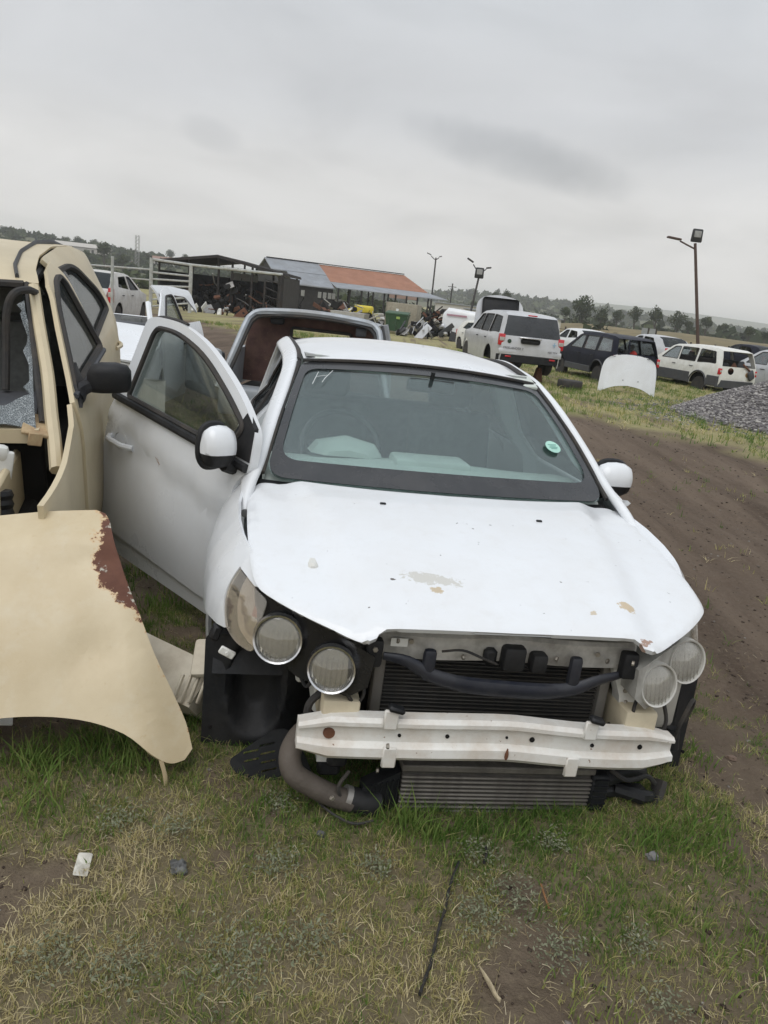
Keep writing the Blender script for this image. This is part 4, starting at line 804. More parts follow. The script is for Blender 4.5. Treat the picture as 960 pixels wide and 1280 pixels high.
# ------------------------------------------------------------------ loose beige hood leaning against the wreck
def rust_paint():
    M = bpy.data.materials.new('rusted_beige_paint'); M.use_nodes = True; t = M.node_tree; b = t.nodes['Principled BSDF']
    g = N(t, 'ShaderNodeTexCoord'); s = N(t, 'ShaderNodeSeparateXYZ'); Lk(t, g.outputs['Object'], s.inputs[0])
    def nn(sc, det=8.0, ro=.65):
        n = N(t, 'ShaderNodeTexNoise', ins={'Scale': sc, 'Detail': det, 'Roughness': ro}); Lk(t, g.outputs['Object'], n.inputs['Vector']); return n.outputs['Fac']
    c = mixc(t, ramp(t, nn(2.6, 9, .62), [(.38, 0.0), (.66, 1.0)]), (.60, .505, .340), (.52, .425, .270))
    c = mixc(t, math_n(t, 'MULTIPLY', ramp(t, nn(6.5, 9, .7), [(.52, 0.0), (.70, 1.0)]), .55), c, (.62, .56, .43))
    c = mixc(t, math_n(t, 'MULTIPLY', ramp(t, nn(1.4, 7, .7), [(.48, 0.0), (.62, 1.0)]), .45), c, (.49, .385, .225))
    c = mixc(t, math_n(t, 'MULTIPLY', ramp(t, nn(30, 6, .7), [(.62, 0.0), (.72, 1.0)]), .35), c, (.42, .30, .15))
    # rust spreading in from the bent side edge: distance to that edge + noise
    e = math_n(t, 'SUBTRACT', math_n(t, 'ADD', math_n(t, 'MULTIPLY', s.outputs[1], -.285), .665), math_n(t, 'MULTIPLY', s.outputs[0], 1.0))   # distance from the edge
    yb = math_n(t, 'ABSOLUTE', math_n(t, 'SUBTRACT', s.outputs[1], .58))
    yw = ramp(t, yb, [(.04, 1.0), (.22, 0.0)])
    q = math_n(t, 'ADD', math_n(t, 'ADD', math_n(t, 'MULTIPLY', e, -19.0), math_n(t, 'MULTIPLY', math_n(t, 'SUBTRACT', nn(15, 9, .75), .5), 3.6)), math_n(t, 'SUBTRACT', math_n(t, 'MULTIPLY', yw, 1.65), .22))
    halo = ramp(t, q, [(.02, 0.0), (.30, .75)]); c = mixc(t, halo, c, (.55, .30, .12))
    ru = mixc(t, nn(22), (.075, .028, .020), (.17, .075, .045))
    c = mixc(t, ramp(t, q, [(.24, 0.0), (.28, 1.0)]), c, ru)
    prim = math_n(t, 'MULTIPLY', ramp(t, q, [(.44, 0.0), (.48, 1.0)]), ramp(t, nn(16, 6, .6), [(.56, 0.0), (.60, 1.0)])); c = mixc(t, prim, c, (.45, .43, .36))
    Lk(t, c, b.inputs['Base Color']); r = ramp(t, q, [(.2, .42), (.3, .85)]); Lk(t, r, b.inputs['Roughness'])
    bm_ = N(t, 'ShaderNodeBump', ins={'Strength': .25, 'Distance': .006}); Lk(t, nn(9, 5), bm_.inputs['Height']); Lk(t, bm_.outputs[0], b.inputs['Normal'])
    return M
tipP = Vector((-.515, 2.03, .12)); vdir = Vector((-.22, .44, .60)).normalized(); udir = Vector((1, .06, -.03)); udir = (udir - vdir * udir.dot(vdir)).normalized(); ndir = udir.cross(vdir)
hb = empty('loose_beige_hood'); HL = .80
mm = Matrix((( *[udir.x, vdir.x, ndir.x], 0), (*[udir.y, vdir.y, ndir.y], 0), (*[udir.z, vdir.z, ndir.z], 0), (0, 0, 0, 1)))
hb.matrix_world = Matrix.Translation(tipP - udir * .66) @ mm
tag(hb, 'loose beige hood with rust along one edge, propped up in front of the beige wreck', 'car hood')
def bh_map(u, v):
    a = abs(u) / .66
    z = .055 * (1 - a ** 2) - .055 * sm(.80, 1.02, a + .10 * v) - .05 * sm(.12, .0, v) * sm(.75, 1.0, a) * 0 + .035 * math.sin(math.pi * v / .85) - .05 * sm(.70, .86, v)
    z += .008 * fbm(u * 3, v * 3, 1.0, 3) - .018 * math.exp(-((u - .40) ** 2 + (v - .33) ** 2) / .006) - .012 * math.exp(-((v - .62) / .03) ** 2) * sm(.2, .4, abs(u))
    return (u, v, z)
hd = crv([(.665, .0), (.655, .08), (.625, .18), (.585, .30), (.555, .42), (.52, .55), (.495, .66), (.478, .76), (.46, .805)], 3) + crv([(.43, .825), (.25, .84), (0, .845)], 3)[:-1]
hd2 = crv([(0, .175), (.20, .165), (.36, .130), (.48, .07), (.555, -.005), (.60, -.035), (.64, -.03)], 4)[1:]
right = hd2 + hd
hout = right + [(0, .845)] + [(-u, v) for u, v in right[::-1]] + [(0, .175)]
sheet('hood_skin', hout, bh_map, rust_paint(), hb, cell=.04, thick=.012, out=(0, 0, 1))
build('hood_frame', [tube([(x, .30 + .16 * math.cos(x * 2), -.02) for x in np.linspace(-.5, .5, 9)], .025, 8), tube([(x, .74, -.03) for x in np.linspace(-.42, .42, 7)], .022, 8), tube([(-.0, .25, -.02), (0, .5, 0), (0, .74, -.03)], .02, 8)], CREAM, hb)
rod = build('hood_stay', [tube(crv([(.575, -.02, -.01), (.580, -.07, -.035), (.572, -.12, -.07), (.574, -.165, -.10)], 4), .007, 6), rbox(.02, .02, .03, .004, 1, (.566, -.165, -.10)), rbox(.012, .02, .03, .004, 1, (.588, -.165, -.10))], mat('beige_steel', (.45, .36, .22), .6), hb)
# white broken bumper corner lying between hood and hatchback
pb = empty('bumper_fragment', (-.60, 2.42, .0), (0, 0, R(-20)))
tag(pb, 'broken cream plastic bumper fragment with slatted end, on the grass beside the rusty hood', 'bumper piece')
cp_ = mat('cream_plastic', (.66, .60, .48), .55, var=.08, dirt=(.35, .25, .15), dirt_amt=.4, dirt_scale=8)
build('bumper_skin', [loft([[(x, .0 + .02 * math.sin(i), z) for z in (.0,)] + [(x, -.03, .0), (x, -.06 - .02 * i, .10), (x, -.03, .22 - .02 * i), (x, .03, .25 - .02 * i), (x, .06, .10)] for i, x in enumerate((-.30, -.18, -.05, .06))])], cp_, pb)
build('bumper_end', [rbox(.17, .14, .035, .014, 2, (.10, -.02, .255), (R(38), R(-8), R(20)))], cp_, pb)
for i in range(7): build('slat', [rbox(.010, .10, .016, .003, 1, (.0 + i * .030, -.10 + .004 * i, .145 + .006 * i), (R(62), 0, R(-8)))], cp_, pb)
for i in range(3): build('tab', [rbox(.03, .02, .025, .006, 1, (.02 + .03 * i, .03, .235 + .02 * i), (.3, .2, .1))], cp_, pb)
# ------------------------------------------------------------------ more wrecks in the yard
def G(x, y): return ground_h(x, y)
def place(root, rear, theta, L, z=0.0, sc=1.0):
    """put a car so that its tail centre stands at `rear` and it heads away at angle theta (180 = nose away from camera)"""
    d = Vector((-math.sin(theta), math.cos(theta), 0)) * L * sc
    root.location = (rear[0] - d.x, rear[1] - d.y, G(rear[0], rear[1]) + z); root.rotation_euler = (0, 0, theta); root.scale = (sc,) * 3
def suv_spec(H=1.72, L=4.45, glass_=None, **kw):
    k = H / 1.72
    prof = [(.06, .45), (.0, .72), (.05, .90), (.25, .985), (.65, 1.04), (1.10, 1.09), (1.40, 1.30), (1.78, 1.58), (2.0, 1.66), (2.6, 1.71), (3.3, 1.715), (3.95, 1.685), (4.20, 1.62), (4.30, 1.40), (4.40, 1.10), (4.43, .80), (4.45, .62), (4.42, .48)]
    w = [rnd(p, .05, 4) for p in ([(1.42, 1.13, .03), (1.62, 1.33), (1.92, 1.57), (2.22, 1.585), (2.26, 1.13, .03)], [(2.35, 1.13, .03), (2.31, 1.59), (3.12, 1.60), (3.16, 1.13, .03)], [(3.27, 1.13, .03), (3.24, 1.60), (3.95, 1.56), (4.14, 1.16, .05)])]
    S = dict(W=.93, zb=.36, belt=1.08, tum=.30, nose=.2, tail=.10, prof=[(a, b * (k if b > 1.1 else 1)) for a, b in prof], arches=[(.86, .40, .40), (3.50, .40, .40)], windows=w, noglass=[],
             panels=[('fender', .0, 1.30), ('front_door', 1.30, 2.30), ('rear_door', 2.30, 3.20), ('quarter_panel', 3.20, 4.46)], glass=glass_ or GLASS_D)
    S.update(kw); return S
def rear_kit(root, X, L, ztop, zb, lamp_y, lamp=REDL, lz=(.86, 1.16), w=.10):
    for s in (-1, 1):
        x = s * (X(L - .1, 1.0) - .02)
        tl = build('tail_light', [rbox(w, .12, lz[1] - lz[0], .02, 2, (x, lamp_y, (lz[0] + lz[1]) / 2))], lamp, root)
        build('reverse_lens', [rbox(w * .8, .02, (lz[1] - lz[0]) * .32, .006, 1, (x, lamp_y + .058, lz[0] + (lz[1] - lz[0]) * .55))], CLEARL, tl)
def bumper(root, X, y, z0, z1, m_, dy=.10, front=False):
    sgn = -1 if front else 1
    build('front_bumper' if front else 'rear_bumper', [loft([[(x, y + sgn * (dy - .12 * (x / .9) ** 4) * (1 if q in (1, 2) else 0), z) for q, z in ((0, z1), (1, z1), (2, z0), (3, z0))] for x in np.linspace(-.92, .92, 11)])], m_, root)
# ---- silver SUV, seen from behind, hood raised
sv = empty('silver_suv'); tag(sv, 'silver SUV seen from behind with red tail lights, blanked number plate and raised hood', 'SUV')
SV = suv_spec(strips=[('roof', 8, 11, SILVER, .04), ('tailgate', 14, 16, SILVER, .03), ('rear_window', 12, 14, mat('dark_privacy_glass', (.018, .02, .022), .12, var=.1, dirt=(.1, .1, .1), dirt_amt=.25, coat=.5), .03), ('spoiler', 11, 12, SILVER, .03), ('windshield', 5, 8, GLASS_D, .03)])
a = gcar(sv, SV, SILVER); X = a['X']
rear_kit(sv, X, 4.45, 1.7, .4, 4.36, lz=(.83, 1.13), w=.17); bumper(sv, X, 4.36, .42, .60, BLACK, .12); build('bumper_skirt', [rbox(1.76, .10, .16, .03, 2, (0, 4.40, .68))], SILVER, sv)
build('brake_light', [rbox(.26, .04, .035, .01, 1, (0.02, 4.24, 1.655))], REDL, sv)
for s in (-1, 1): build('reflector', [rbox(.16, .02, .04, .005, 1, (s * .62, 4.475, .56))], REDL, sv)
plate = build('number_plate', [rbox(.52, .02, .13, .05, 3, (.05, 4.47, .985))], mat('plate_black', (.006, .006, .006), .7), sv)
build('plate_lip', [rbox(.62, .05, .035, .01, 1, (.05, 4.455, 1.07))], CHROME, sv)
bk = Matrix.Translation((0, 0, 0))
letter = mat('dark_grey_lettering', (.10, .10, .11), .4)
text('model_lettering', 'FREELANDER 2', .085, letter, sv, Matrix.Translation((.50, 4.478, .78)) @ Matrix.Rotation(R(180), 4, 'Z') @ Matrix.Rotation(R(90), 4, 'X'))
text('trim_lettering', 'HSE TD4', .07, letter, sv, Matrix.Translation((-.60, 4.478, .76)) @ Matrix.Rotation(R(180), 4, 'Z') @ Matrix.Rotation(R(90), 4, 'X'))
build('badge', [move(lathe([(.001, 0), (.055, 0), (.05, .012), (.001, .014)], 18, 'Y'), (.62, 4.44, .955))], mat('badge_green', (.02, .05, .03), .3), sv)
sk_ = mat('sticker_blue', (.25, .42, .55), .5); build('blue_sticker', [rbox(.02, .006, .13, 0, 1, (-.63, 4.462, .96)), rbox(.10, .006, .02, 0, 1, (-.63, 4.463, .96))], sk_, sv)
sheet('raised_hood', rnd([(-.82, 0, .1), (.82, 0, .1), (.72, .95, .25), (-.72, .95, .25)], .1, 5), lambda u, v: (u, 1.02 - .28 * v + .1 * (u / .8) ** 2, 1.12 + 1.08 * v - .20 * (u / .8) ** 2 * v), SILVER, sv, cell=.15, thick=.04, out=(0, -1, 1))
build('hood_liner', [rbox(1.15, .02, .70, .08, 2, (0, .95, 1.72), (R(14), 0, 0))], BLACK, sv)
car_floor(sv, .85, .8, 4.3, .42); car_seats(sv, (1.9, 2.8), z=.62)
for s in (-1, 1): wheel(sv, (s * .80, .86, .37), .35, .22)
wheel(sv, (-.80, 3.5, .42), .35, .22)
for s in (-1, 1): build('axle_stand', [rbox(.25, .25, .40, .02, 1, (s * .55, 3.75, .10), taper=.5)], RUST, sv)
build('exhaust', [tube([(.4, 3.2, .38), (.42, 3.9, .34), (.45, 4.3, .36)], [.05, .10, .05], 10)], RUST, sv)
place(sv, (3.43, 20.9), R(189.3), 4.45, .05)
tag(wheel(None, (4.55, 20.6, G(4.5, 20.6) + .12), .33, .22, name='discarded_tyre_and_rim'), 'bare wheel lying on the grass under the tail of the silver SUV', 'wheel').rotation_euler = (0, R(90), 0)
# ---- navy SUV
nv = empty('navy_suv'); tag(nv, 'dark navy SUV without rear glass standing behind the leaning white hood', 'SUV')
NV = suv_spec(glass_=glass('suv_side_glass', (.45, .5, .5), (.25, .28, .28), .3, .9), noglass=[], strips=[('roof', 8, 12, NAVY, .03), ('hood', 2, 5, NAVY, .03), ('windshield', 5, 8, GLASS, .03), ('tailgate', 14, 17, NAVY, .02)])
a = gcar(nv, NV, NAVY); X = a['X']; rear_kit(nv, X, 4.45, 1.7, .4, 4.37, lz=(.80, 1.08), w=.12); bumper(nv, X, 4.36, .36, .68, GREYPL, .14)
for s in (-1, 1):
    build('cladding', [loft([[(s * (.925 + d), y, z) for d, z in ((0, .58), (.02, .56), (.02, .38), (0, .36))] for y in (1.3, 2.2, 3.05)])], GREYPL, nv); wheel(nv, (s * .79, 3.5, .30), .33, .2); wheel(nv, (s * .79, .86, .30), .33, .2)
    build('arch_trim', [tube([(s * .93, y, z) for y, z in arc(3.5, .40, .43, -5, 185, 12)], .035, 6, flat=.7)], GREYPL, nv)
build('rear_pillar_frame', [tube([(x, 4.33, 1.12) for x in np.linspace(-.72, .72, 5)], .03, 6), tube([(.28, 4.31, 1.12), (.27, 4.2, 1.6)], .025, 6)], NAVY, nv)
car_seats(nv, (2.0, 3.0), z=.62); car_floor(nv, .85, .4, 4.3, .40)
for i, (x, z, c) in enumerate(((.35, 1.15, (.65, .65, .62)), (-.1, 1.20, (.45, .04, .03)), (-.45, 1.12, (.03, .03, .03)), (.6, 1.1, (.5, .5, .48)))): build('parts_inside', [rbox(.28, .3, .2, .06, 2, (x, 3.95, z - .12), (i, i * .7, i * 1.3))], mat('junk_%d' % i, c, .6), nv)
place(nv, (7.45, 24.7), R(197), 4.45, -.12, .95)
# ---- white hood leaning on its edge in the grass
wh = empty('leaning_white_hood', (6.25, 21.2, G(6.25, 21.2)), (R(-12), 0, R(-6)))
tag(wh, 'white hood standing on its edge in the grass in front of the navy SUV', 'car hood'); wh.scale = (1.07,) * 3
o = crv([(.72, .0), (.71, .3), (.685, .62), (.62, .82), (.45, .935), (.2, .975), (0, .985)], 4)
lo = crv([(0, .20), (.3, .16), (.52, .08), (.68, -.01)], 4)
half2 = lo[1:] + o[:-1]
sheet('hood_skin', [(0, .20)] + half2 + [(0, .985)] + [(-u, v) for u, v in half2[::-1]], lambda u, v: (u, -.06 * (1 - (u / .72) ** 2) + .02 * sm(.40, .46, abs(u)) + .05 * sm(.55, .72, abs(u)), v), WHITE, wh, cell=.07, thick=.02, out=(0, -1, 0))
for x in (-.14, .24): build('washer_nozzle', [rbox(.03, .012, .016, .004, 1, (x, -.065, .33))], BLACK, wh)
build('torn_edge', [tube([(x, -.04 + .015 * math.sin(i * 2.3), .965 - .10 * (abs(x) / .6) ** 3 + .02 * math.sin(i * 1.7)) for i, x in enumerate(np.linspace(-.58, .58, 22))], .008, 5)], BLACK, wh)
# ---- white SUV with grey cladding
ws_ = empty('white_suv'); tag(ws_, 'dirty white SUV with grey cladding, no rear glass and a round tailgate hole', 'SUV')
hole = [[(.20 + .10 * math.cos(a), -.42 + .14 * math.sin(a)) for a in np.linspace(0, 2 * math.pi, 16, endpoint=False)]]
WS = suv_spec(glass_=glass('suv_side_glass'), strips=[('roof', 8, 12, WHITE_OLD, .03), ('hood', 2, 5, WHITE_OLD, .03), ('windshield', 5, 8, GLASS, .03), ('tailgate', 14, 17, WHITE_OLD, .02, [[(.16 + .12 * math.cos(a), .46 + .17 * math.sin(a)) for a in np.linspace(0, 2 * math.pi, 16, endpoint=False)]])])
WS['noglass'] = WS['windows'][1:]
a = gcar(ws_, WS, WHITE_OLD); X = a['X']; rear_kit(ws_, X, 4.45, 1.7, .4, 4.37, lz=(.80, 1.02), w=.10); bumper(ws_, X, 4.36, .36, .62, GREYPL, .14)
for s in (-1, 1):
    build('cladding', [loft([[(s * (.925 + d), y, z) for d, z in ((0, .74), (.025, .72), (.025, .38), (0, .36))] for y in (1.3, 2.2, 3.05)])], GREYPL, ws_)
    build('rear_cladding', [loft([[(s * (X(y, .6) + d), y, z) for d, z in ((0, .74), (.025, .72), (.025, .40), (0, .38))] for y in (3.93, 4.15, 4.40)])], GREYPL, ws_)
    build('arch_trim', [tube([(s * .93, y, z) for y, z in arc(3.5, .40, .43, -5, 185, 12)], .04, 6, flat=.7)], GREYPL, ws_); wheel(ws_, (s * .77, 3.5, .30), .33, .2); wheel(ws_, (s * .77, .86, .30), .33, .2)
build('hanging_trim', [rbox(.30, .10, .34, .06, 2, (-.52, 4.50, .86), (.1, .5, .2))], GREYPL, ws_); build('torn_lining', [rbox(.5, .05, .07, .02, 1, (-.32, 4.45, 1.10), (.2, -.5, 0))], RUST, ws_)
build('rust_hole', [move(lathe([(.001, 0), (.09, 0), (.08, .012), (.001, .015)], 12, 'Y'), (-.40, 4.44, .86))], mat('tan_wood_patch', (.30, .19, .09), .8), ws_)
car_seats(ws_, (2.0,), z=.62); car_floor(ws_, .85, .4, 4.3, .40)
for i, (x, z) in enumerate(((.3, 1.2), (-.15, 1.15), (-.5, 1.22), (.55, 1.12))): build('parts_inside', [rbox(.35, .35, .22, .07, 2, (x, 3.9, z - .1), (i * .8, i * .7, i * 1.3))], (BLACK, RUST, GREYPL, WHITE_OLD)[i], ws_)
build('cabin_shade_block', [rbox(1.45, 1.9, .50, .05, 1, (0, 3.0, 1.05))], DARK, ws_)  # added dark block, stands in for cabin shade behind the open windows
place(ws_, (11.6, 26.8), R(203), 4.45, -.18, .97)
# ---- silver SUV at the right edge
se = empty('pale_silver_suv'); tag(se, 'pale silver SUV cut off by the picture edge behind the gravel heap', 'SUV')
SE = suv_spec(glass_=glass('suv_side_glass'), strips=[('roof', 8, 12, SILVER, .03), ('hood', 2, 5, SILVER, .03), ('windshield', 5, 8, GLASS, .03), ('tailgate', 14, 17, SILVER, .02), ('rear_window', 12, 14, GLASS_D, .03)])
a = gcar(se, SE, SILVER); rear_kit(se, a['X'], 4.45, 1.7, .4, 4.37); bumper(se, a['X'], 4.36, .36, .62, SILVER, .12); car_seats(se, (2.0,), z=.62); car_floor(se, .85, .4, 4.3, .40)
for s in (-1, 1): wheel(se, (s * .80, 3.5, .35), .35, .2); wheel(se, (s * .80, .86, .35), .35, .2)
place(se, (15.2, 27.2), R(212), 4.45, -.1)
# ---- hatch/sedan spec for small wrecks
def hatch_spec(**kw):
    prof = [(.08, .35), (.0, .60), (.10, .78), (.45, .88), (1.0, .98), (1.25, 1.14), (1.70, 1.40), (2.0, 1.455), (2.6, 1.46), (3.1, 1.42), (3.4, 1.33), (3.75, 1.02), (3.90, .86), (3.92, .55), (3.88, .35)]
    w = [rnd(p, .05, 4) for p in ([(1.32, 1.02, .03), (1.45, 1.12), (1.78, 1.36), (2.05, 1.375), (2.1, 1.02, .03)], [(2.19, 1.02, .03), (2.15, 1.38), (2.8, 1.35), (3.1, 1.08, .05)])]
    S = dict(W=.83, zb=.26, belt=.98, tum=.42, nose=.2, tail=.14, prof=prof, arches=[(.80, .34, .34), (3.20, .34, .34)], windows=w, noglass=[], panels=[('fender', .0, 1.15), ('front_door', 1.15, 2.13), ('rear_door', 2.13, 3.0), ('quarter_panel', 3.0, 3.93)])
    S.update(kw); return S
def hatch_strips(p, glassm=GLASS_D, hood=True): return ([('hood', 2, 4, p, .03)] if hood else []) + [('nose_panel', 0, 2, p, .04), ('windshield', 4, 6, glassm, .03), ('roof', 6, 9, p, .03), ('rear_window', 9, 11, glassm, .03), ('tailgate', 11, 13, p, .03), ('tail_skirt', 13, 14, p, .02)]
def small_wreck(name, label, cat, paint, rear, th, z=0, sc=1.0, hood=True):
    r = empty(name); tag(r, label, cat); a = gcar(r, hatch_spec(strips=hatch_strips(paint, hood=hood)), paint)
    rear_kit(r, a['X'], 3.92, 1.4, .3, 3.84, lz=(.72, .98), w=.12); car_floor(r, .78, .4, 3.7, .30); car_seats(r, (1.95,), z=.5)
    for s in (-1, 1):
        wheel(r, (s * .72, .80, .30), .29, .18); wheel(r, (s * .72, 3.2, .30), .29, .18)
        build('headlight', [rbox(.26, .12, .15, .04, 2, (s * .56, .12, .68), (0, 0, s * .35))], CLEARL, r)
    place(r, rear, th, 3.92, z, sc); return r
small_wreck('white_hatchback_wreck', 'small white wreck squeezed in left of the silver SUV', 'car', WHITE_OLD, (2.95, 35.5), R(20), -.1, .95)
small_wreck('white_sedan_wreck', 'white car half hidden between the silver SUV and the navy SUV', 'car', WHITE, (8.6, 34.2), R(195))
small_wreck('grey_car_wreck', 'pale grey car roof showing between the navy SUV and the white SUV', 'car', SILVER, (12.0, 34.0), R(200), .1)
small_wreck('dark_car_wreck', 'dark car roof showing above the pale silver SUV', 'car', NAVY, (18.5, 39.0), R(200), .1)
# ---- white car with open doors behind the beige wreck
wc = empty('white_open_car'); tag(wc, 'roofless white car with popped hood and doors ajar, just behind the beige wreck', 'car')
kz = lambda p: p
HS = hatch_spec(); HS['prof'] = [kz(p) for p in HS['prof']]; HS['windows'] = [[kz(p) for p in w] for w in HS['windows']]; HS['belt'] = .98; HS['panels'] = [('fender', .0, 1.15, 0, .99), ('front_door', 1.15, 2.13), ('rear_door', 2.13, 3.0), ('quarter_panel', 3.0, 3.93, 0, .99)]; HS['noglass'] = []
HS['glass'] = glass('door_glass'); HS['strips'] = [s_ for s_ in hatch_strips(WHITE, GLASS, hood=False) if s_[0] in ('nose_panel', 'tailgate', 'tail_skirt')]; HS['cell'] = .09
a = gcar(wc, HS, WHITE); X = a['X']
for nm, y0, an in (('front_door', 1.15, 12), ('rear_door', 2.13, 24)):
    d = a[(nm, 1, y0)]; h = Vector((X(y0, .9), y0, 0)); d.matrix_local = Matrix.Translation(h) @ Matrix.Rotation(R(-an), 4, 'Z') @ Matrix.Translation(-h)
    build('door_card', [rbox(.03, .74, .55, .03, 2, (X(y0 + .45, .8) - .05, y0 + .46, .70))], GREYPL, d)
sheet('popped_hood', rnd([(-.76, .0, .08), (.76, .0, .08), (.78, .95, .06), (-.78, .95, .06)], .05, 5), lambda u, v: (u, .05 + v + .0 * u, .83 + .27 * v - .03 * (u / .76) ** 2 + .012 * math.sin(v * 3)), WHITE, wc, cell=.08, thick=.02, out=(0, 0, 1))
build('pillar', [tube([(.70, 1.05, 1.0), (.62, 1.45, 1.28)], .03, 6)], WHITE, wc)
build('engine_bay', [rbox(1.3, .8, .5, .05, 2, (0, .6, .60))], DARK, wc)
bumper(wc, X, .05, .35, .66, WHITE_OLD, .10, front=True)
for s in (-1, 1):
    build('headlight', [rbox(.30, .12, .16, .05, 2, (s * .56, .12, .72), (0, 0, s * .35))], CLEARL, wc); wheel(wc, (s * .72, .80, .30), .29, .18); wheel(wc, (s * .72, 3.2, .30), .29, .18)
car_floor(wc, .78, .4, 3.7, .30); car_seats(wc, (1.95,), z=.25); build('dashboard', [rbox(1.4, .4, .25, .08, 2, (0, 1.3, .95))], GREYPL, wc)
wc.location = (-3.02, 6.75, G(-2.9, 6.8) - .10); wc.rotation_euler = (0, 0, R(13))
# ---- white people carrier behind the posts
vn = small_wreck('white_van', 'dirty white van seen from behind with one tall red tail light, behind the beige wreck', 'van', mat('dirty_white_paint', (.62, .61, .59), .5, var=.1, dirt=(.3, .26, .2), dirt_amt=.5), (-8.6, 20.6), R(183), .04, .98)
vl = [c for c in vn.children if c.name.startswith('tail_light')]
for c in vl: c.scale = (1.2, 1.0, 1.5); c.location.z = -.42
# ---- stripped pickup cab
pc = empty('pickup_cab'); tag(pc, 'stripped silver pickup cab with brown rear wall and no windscreen, behind the white hatchback', 'pickup cab')
GM = mat('dull_silver_paint', (.32, .35, .38), .4, metal=.3, var=.12, dirt=(.35, .32, .28), dirt_amt=.5, dirt_scale=4)
fr_ = crv([(-.93, 0, .42), (-.84, .16, .72), (-.745, .38, 1.10), (-.70, .44, 1.19), (-.60, .46, 1.245), (-.3, .44, 1.275), (0, .43, 1.285), (.3, .44, 1.275), (.60, .46, 1.245), (.70, .44, 1.19), (.745, .38, 1.10), (.84, .16, .72), (.93, 0, .42)], 4)
build('windscreen_frame', [tube(fr_, .036, 8)], GM, pc)
build('screen_rubber', [tube([(x * .945, y - .012, .3 + (z - .3) * .955) for x, y, z in fr_], .022, 6)], RUBBER, pc)
bw = rnd([(-.28, .98, .03), (.40, .98, .03), (.40, 1.10, .03), (-.28, 1.10, .03)], .03, 3)
BRN = mat('brown_rear_wall', (.085, .042, .036), .75, var=.3, scale=6, dirt=(.20, .13, .09), dirt_amt=.5, dirt_scale=9, spots=(40, .72, (.35, .30, .24)))
sheet('rear_wall', rnd([(-.90, .45, .05), (.90, .45, .05), (.745, 1.12, .12), (.66, 1.235, .1), (-.66, 1.235, .1), (-.745, 1.12, .12)], .1, 5), lambda u, v: (u, .72 - .10 * (v - .45), v), BRN, pc, holes=[bw], cell=.12, thick=.02, out=(0, -1, 0))
build('slot_frame', [tube([(u, .72 - .10 * (v - .45) - .01, v) for u, v in bw], .018, 6, closed=True)], RUBBER, pc)
sheet('roof', rnd([(-.70, .42, .1), (.70, .42, .1), (.70, 1.30, .1), (-.70, 1.30, .1)], .1, 4), lambda u, v: (u, v, 1.275 - .05 * (u / .7) ** 2), GM, pc, cell=.12, thick=.02, out=(0, 0, 1))
for s in (-1, 1):
    build('side_panel', [([(s * x, y, z) for x, y, z in ((.88, .25, .40), (.88, 1.32, .40), (.85, 1.32, .85), (.86, .25, .82), (.83, .25, .42), (.83, 1.32, .42), (.80, 1.32, .85), (.81, .25, .82))], [(0, 1, 2, 3), (7, 6, 5, 4), (0, 1, 5, 4), (1, 2, 6, 5), (2, 3, 7, 6), (3, 0, 4, 7)])], GM, pc)
    build('rear_pillar', [tube([(s * .83, 1.28, .82), (s * .72, 1.26, 1.22)], .05, 8)], GM, pc)
build('sun_visor_mount', [rbox(.16, .05, .09, .03, 2, (-.42, .50, 1.17))], BLACK, pc); build('interior_lamp', [rbox(.12, .05, .10, .02, 2, (.52, .50, 1.14))], GREYPL, pc)
build('scuttle', [rbox(1.8, .35, .30, .04, 2, (0, .10, .30))], GM, pc)
build('cab_floor', [rbox(1.7, 1.2, .05, .01, 1, (0, .75, .36))], DARK, pc)
pd = build('open_door', [rbox(.10, .85, .55, .05, 2, (0, .42, .55))], GM, pc, loc=(-.93, .05, 0), rot=(0, 0, R(40)))
build('door_lining', [rbox(.03, .78, .48, .04, 2, (.055, .42, .55))], BLACK, pd)
build('speaker_ring', [move(lathe([(.09, 0), (.115, 0), (.115, .02), (.09, .02)], 20, 'X'), (.07, .22, .50))], STEEL, pd); build('speaker_cone', [move(lathe([(.001, 0), (.03, .0), (.09, .015), (.09, .018), (.001, .02)], 18, 'X'), (.07, .22, .50))], DARK, pd)
q0 = far(386, 440, 8.6); pc.location = (q0.x + .02, 8.15, G(-.85, 8.4) - .02); pc.rotation_euler = (0, 0, R(-2)); pc.scale = (1.0, 1.0, 1.0)
# ------------------------------------------------------------------ buildings, poles, fences, heaps
def W3(px, py, Y): return far(px, py, Y)
# ---- dark open shed
sh = empty('dark_shed'); tag(sh, 'dark open-sided shed with a gabled roof, crammed with scrap', 'shed')
Y0 = 55.0; c0 = W3(272, 350, Y0); zg = G(c0.x, Y0); zp = W3(274, 320, Y0).z; ze = W3(320, 343, Y0).z
sh.location = (c0.x, Y0, zg); hp, he = zp - zg, ze - zg + .2; wL, wR = 4.3, 4.6
tin = mat('sooty_tin', (.022, .021, .021), .8, var=.4, scale=3, dirt=(.10, .07, .05), dirt_amt=.4, dirt_scale=4)
for s, w_ in ((-1, wL), (1, wR)):
    build('roof', [([(0, -.4, hp), (s * w_, -.4, he), (s * w_, 9, he), (0, 9, hp), (0, -.4, hp - .12), (s * w_, -.4, he - .12), (s * w_, 9, he - .12), (0, 9, hp - .12)], [(0, 1, 2, 3), (7, 6, 5, 4), (0, 1, 5, 4), (1, 2, 6, 5), (2, 3, 7, 6), (3, 0, 4, 7)])], tin, sh)
    for i in range(9):
        yy = -.3 + i * 1.1
        build('roof_rib', [tube([(0, yy, hp + .02), (s * w_, yy, he + .02)], .05, 5)], tin, sh)
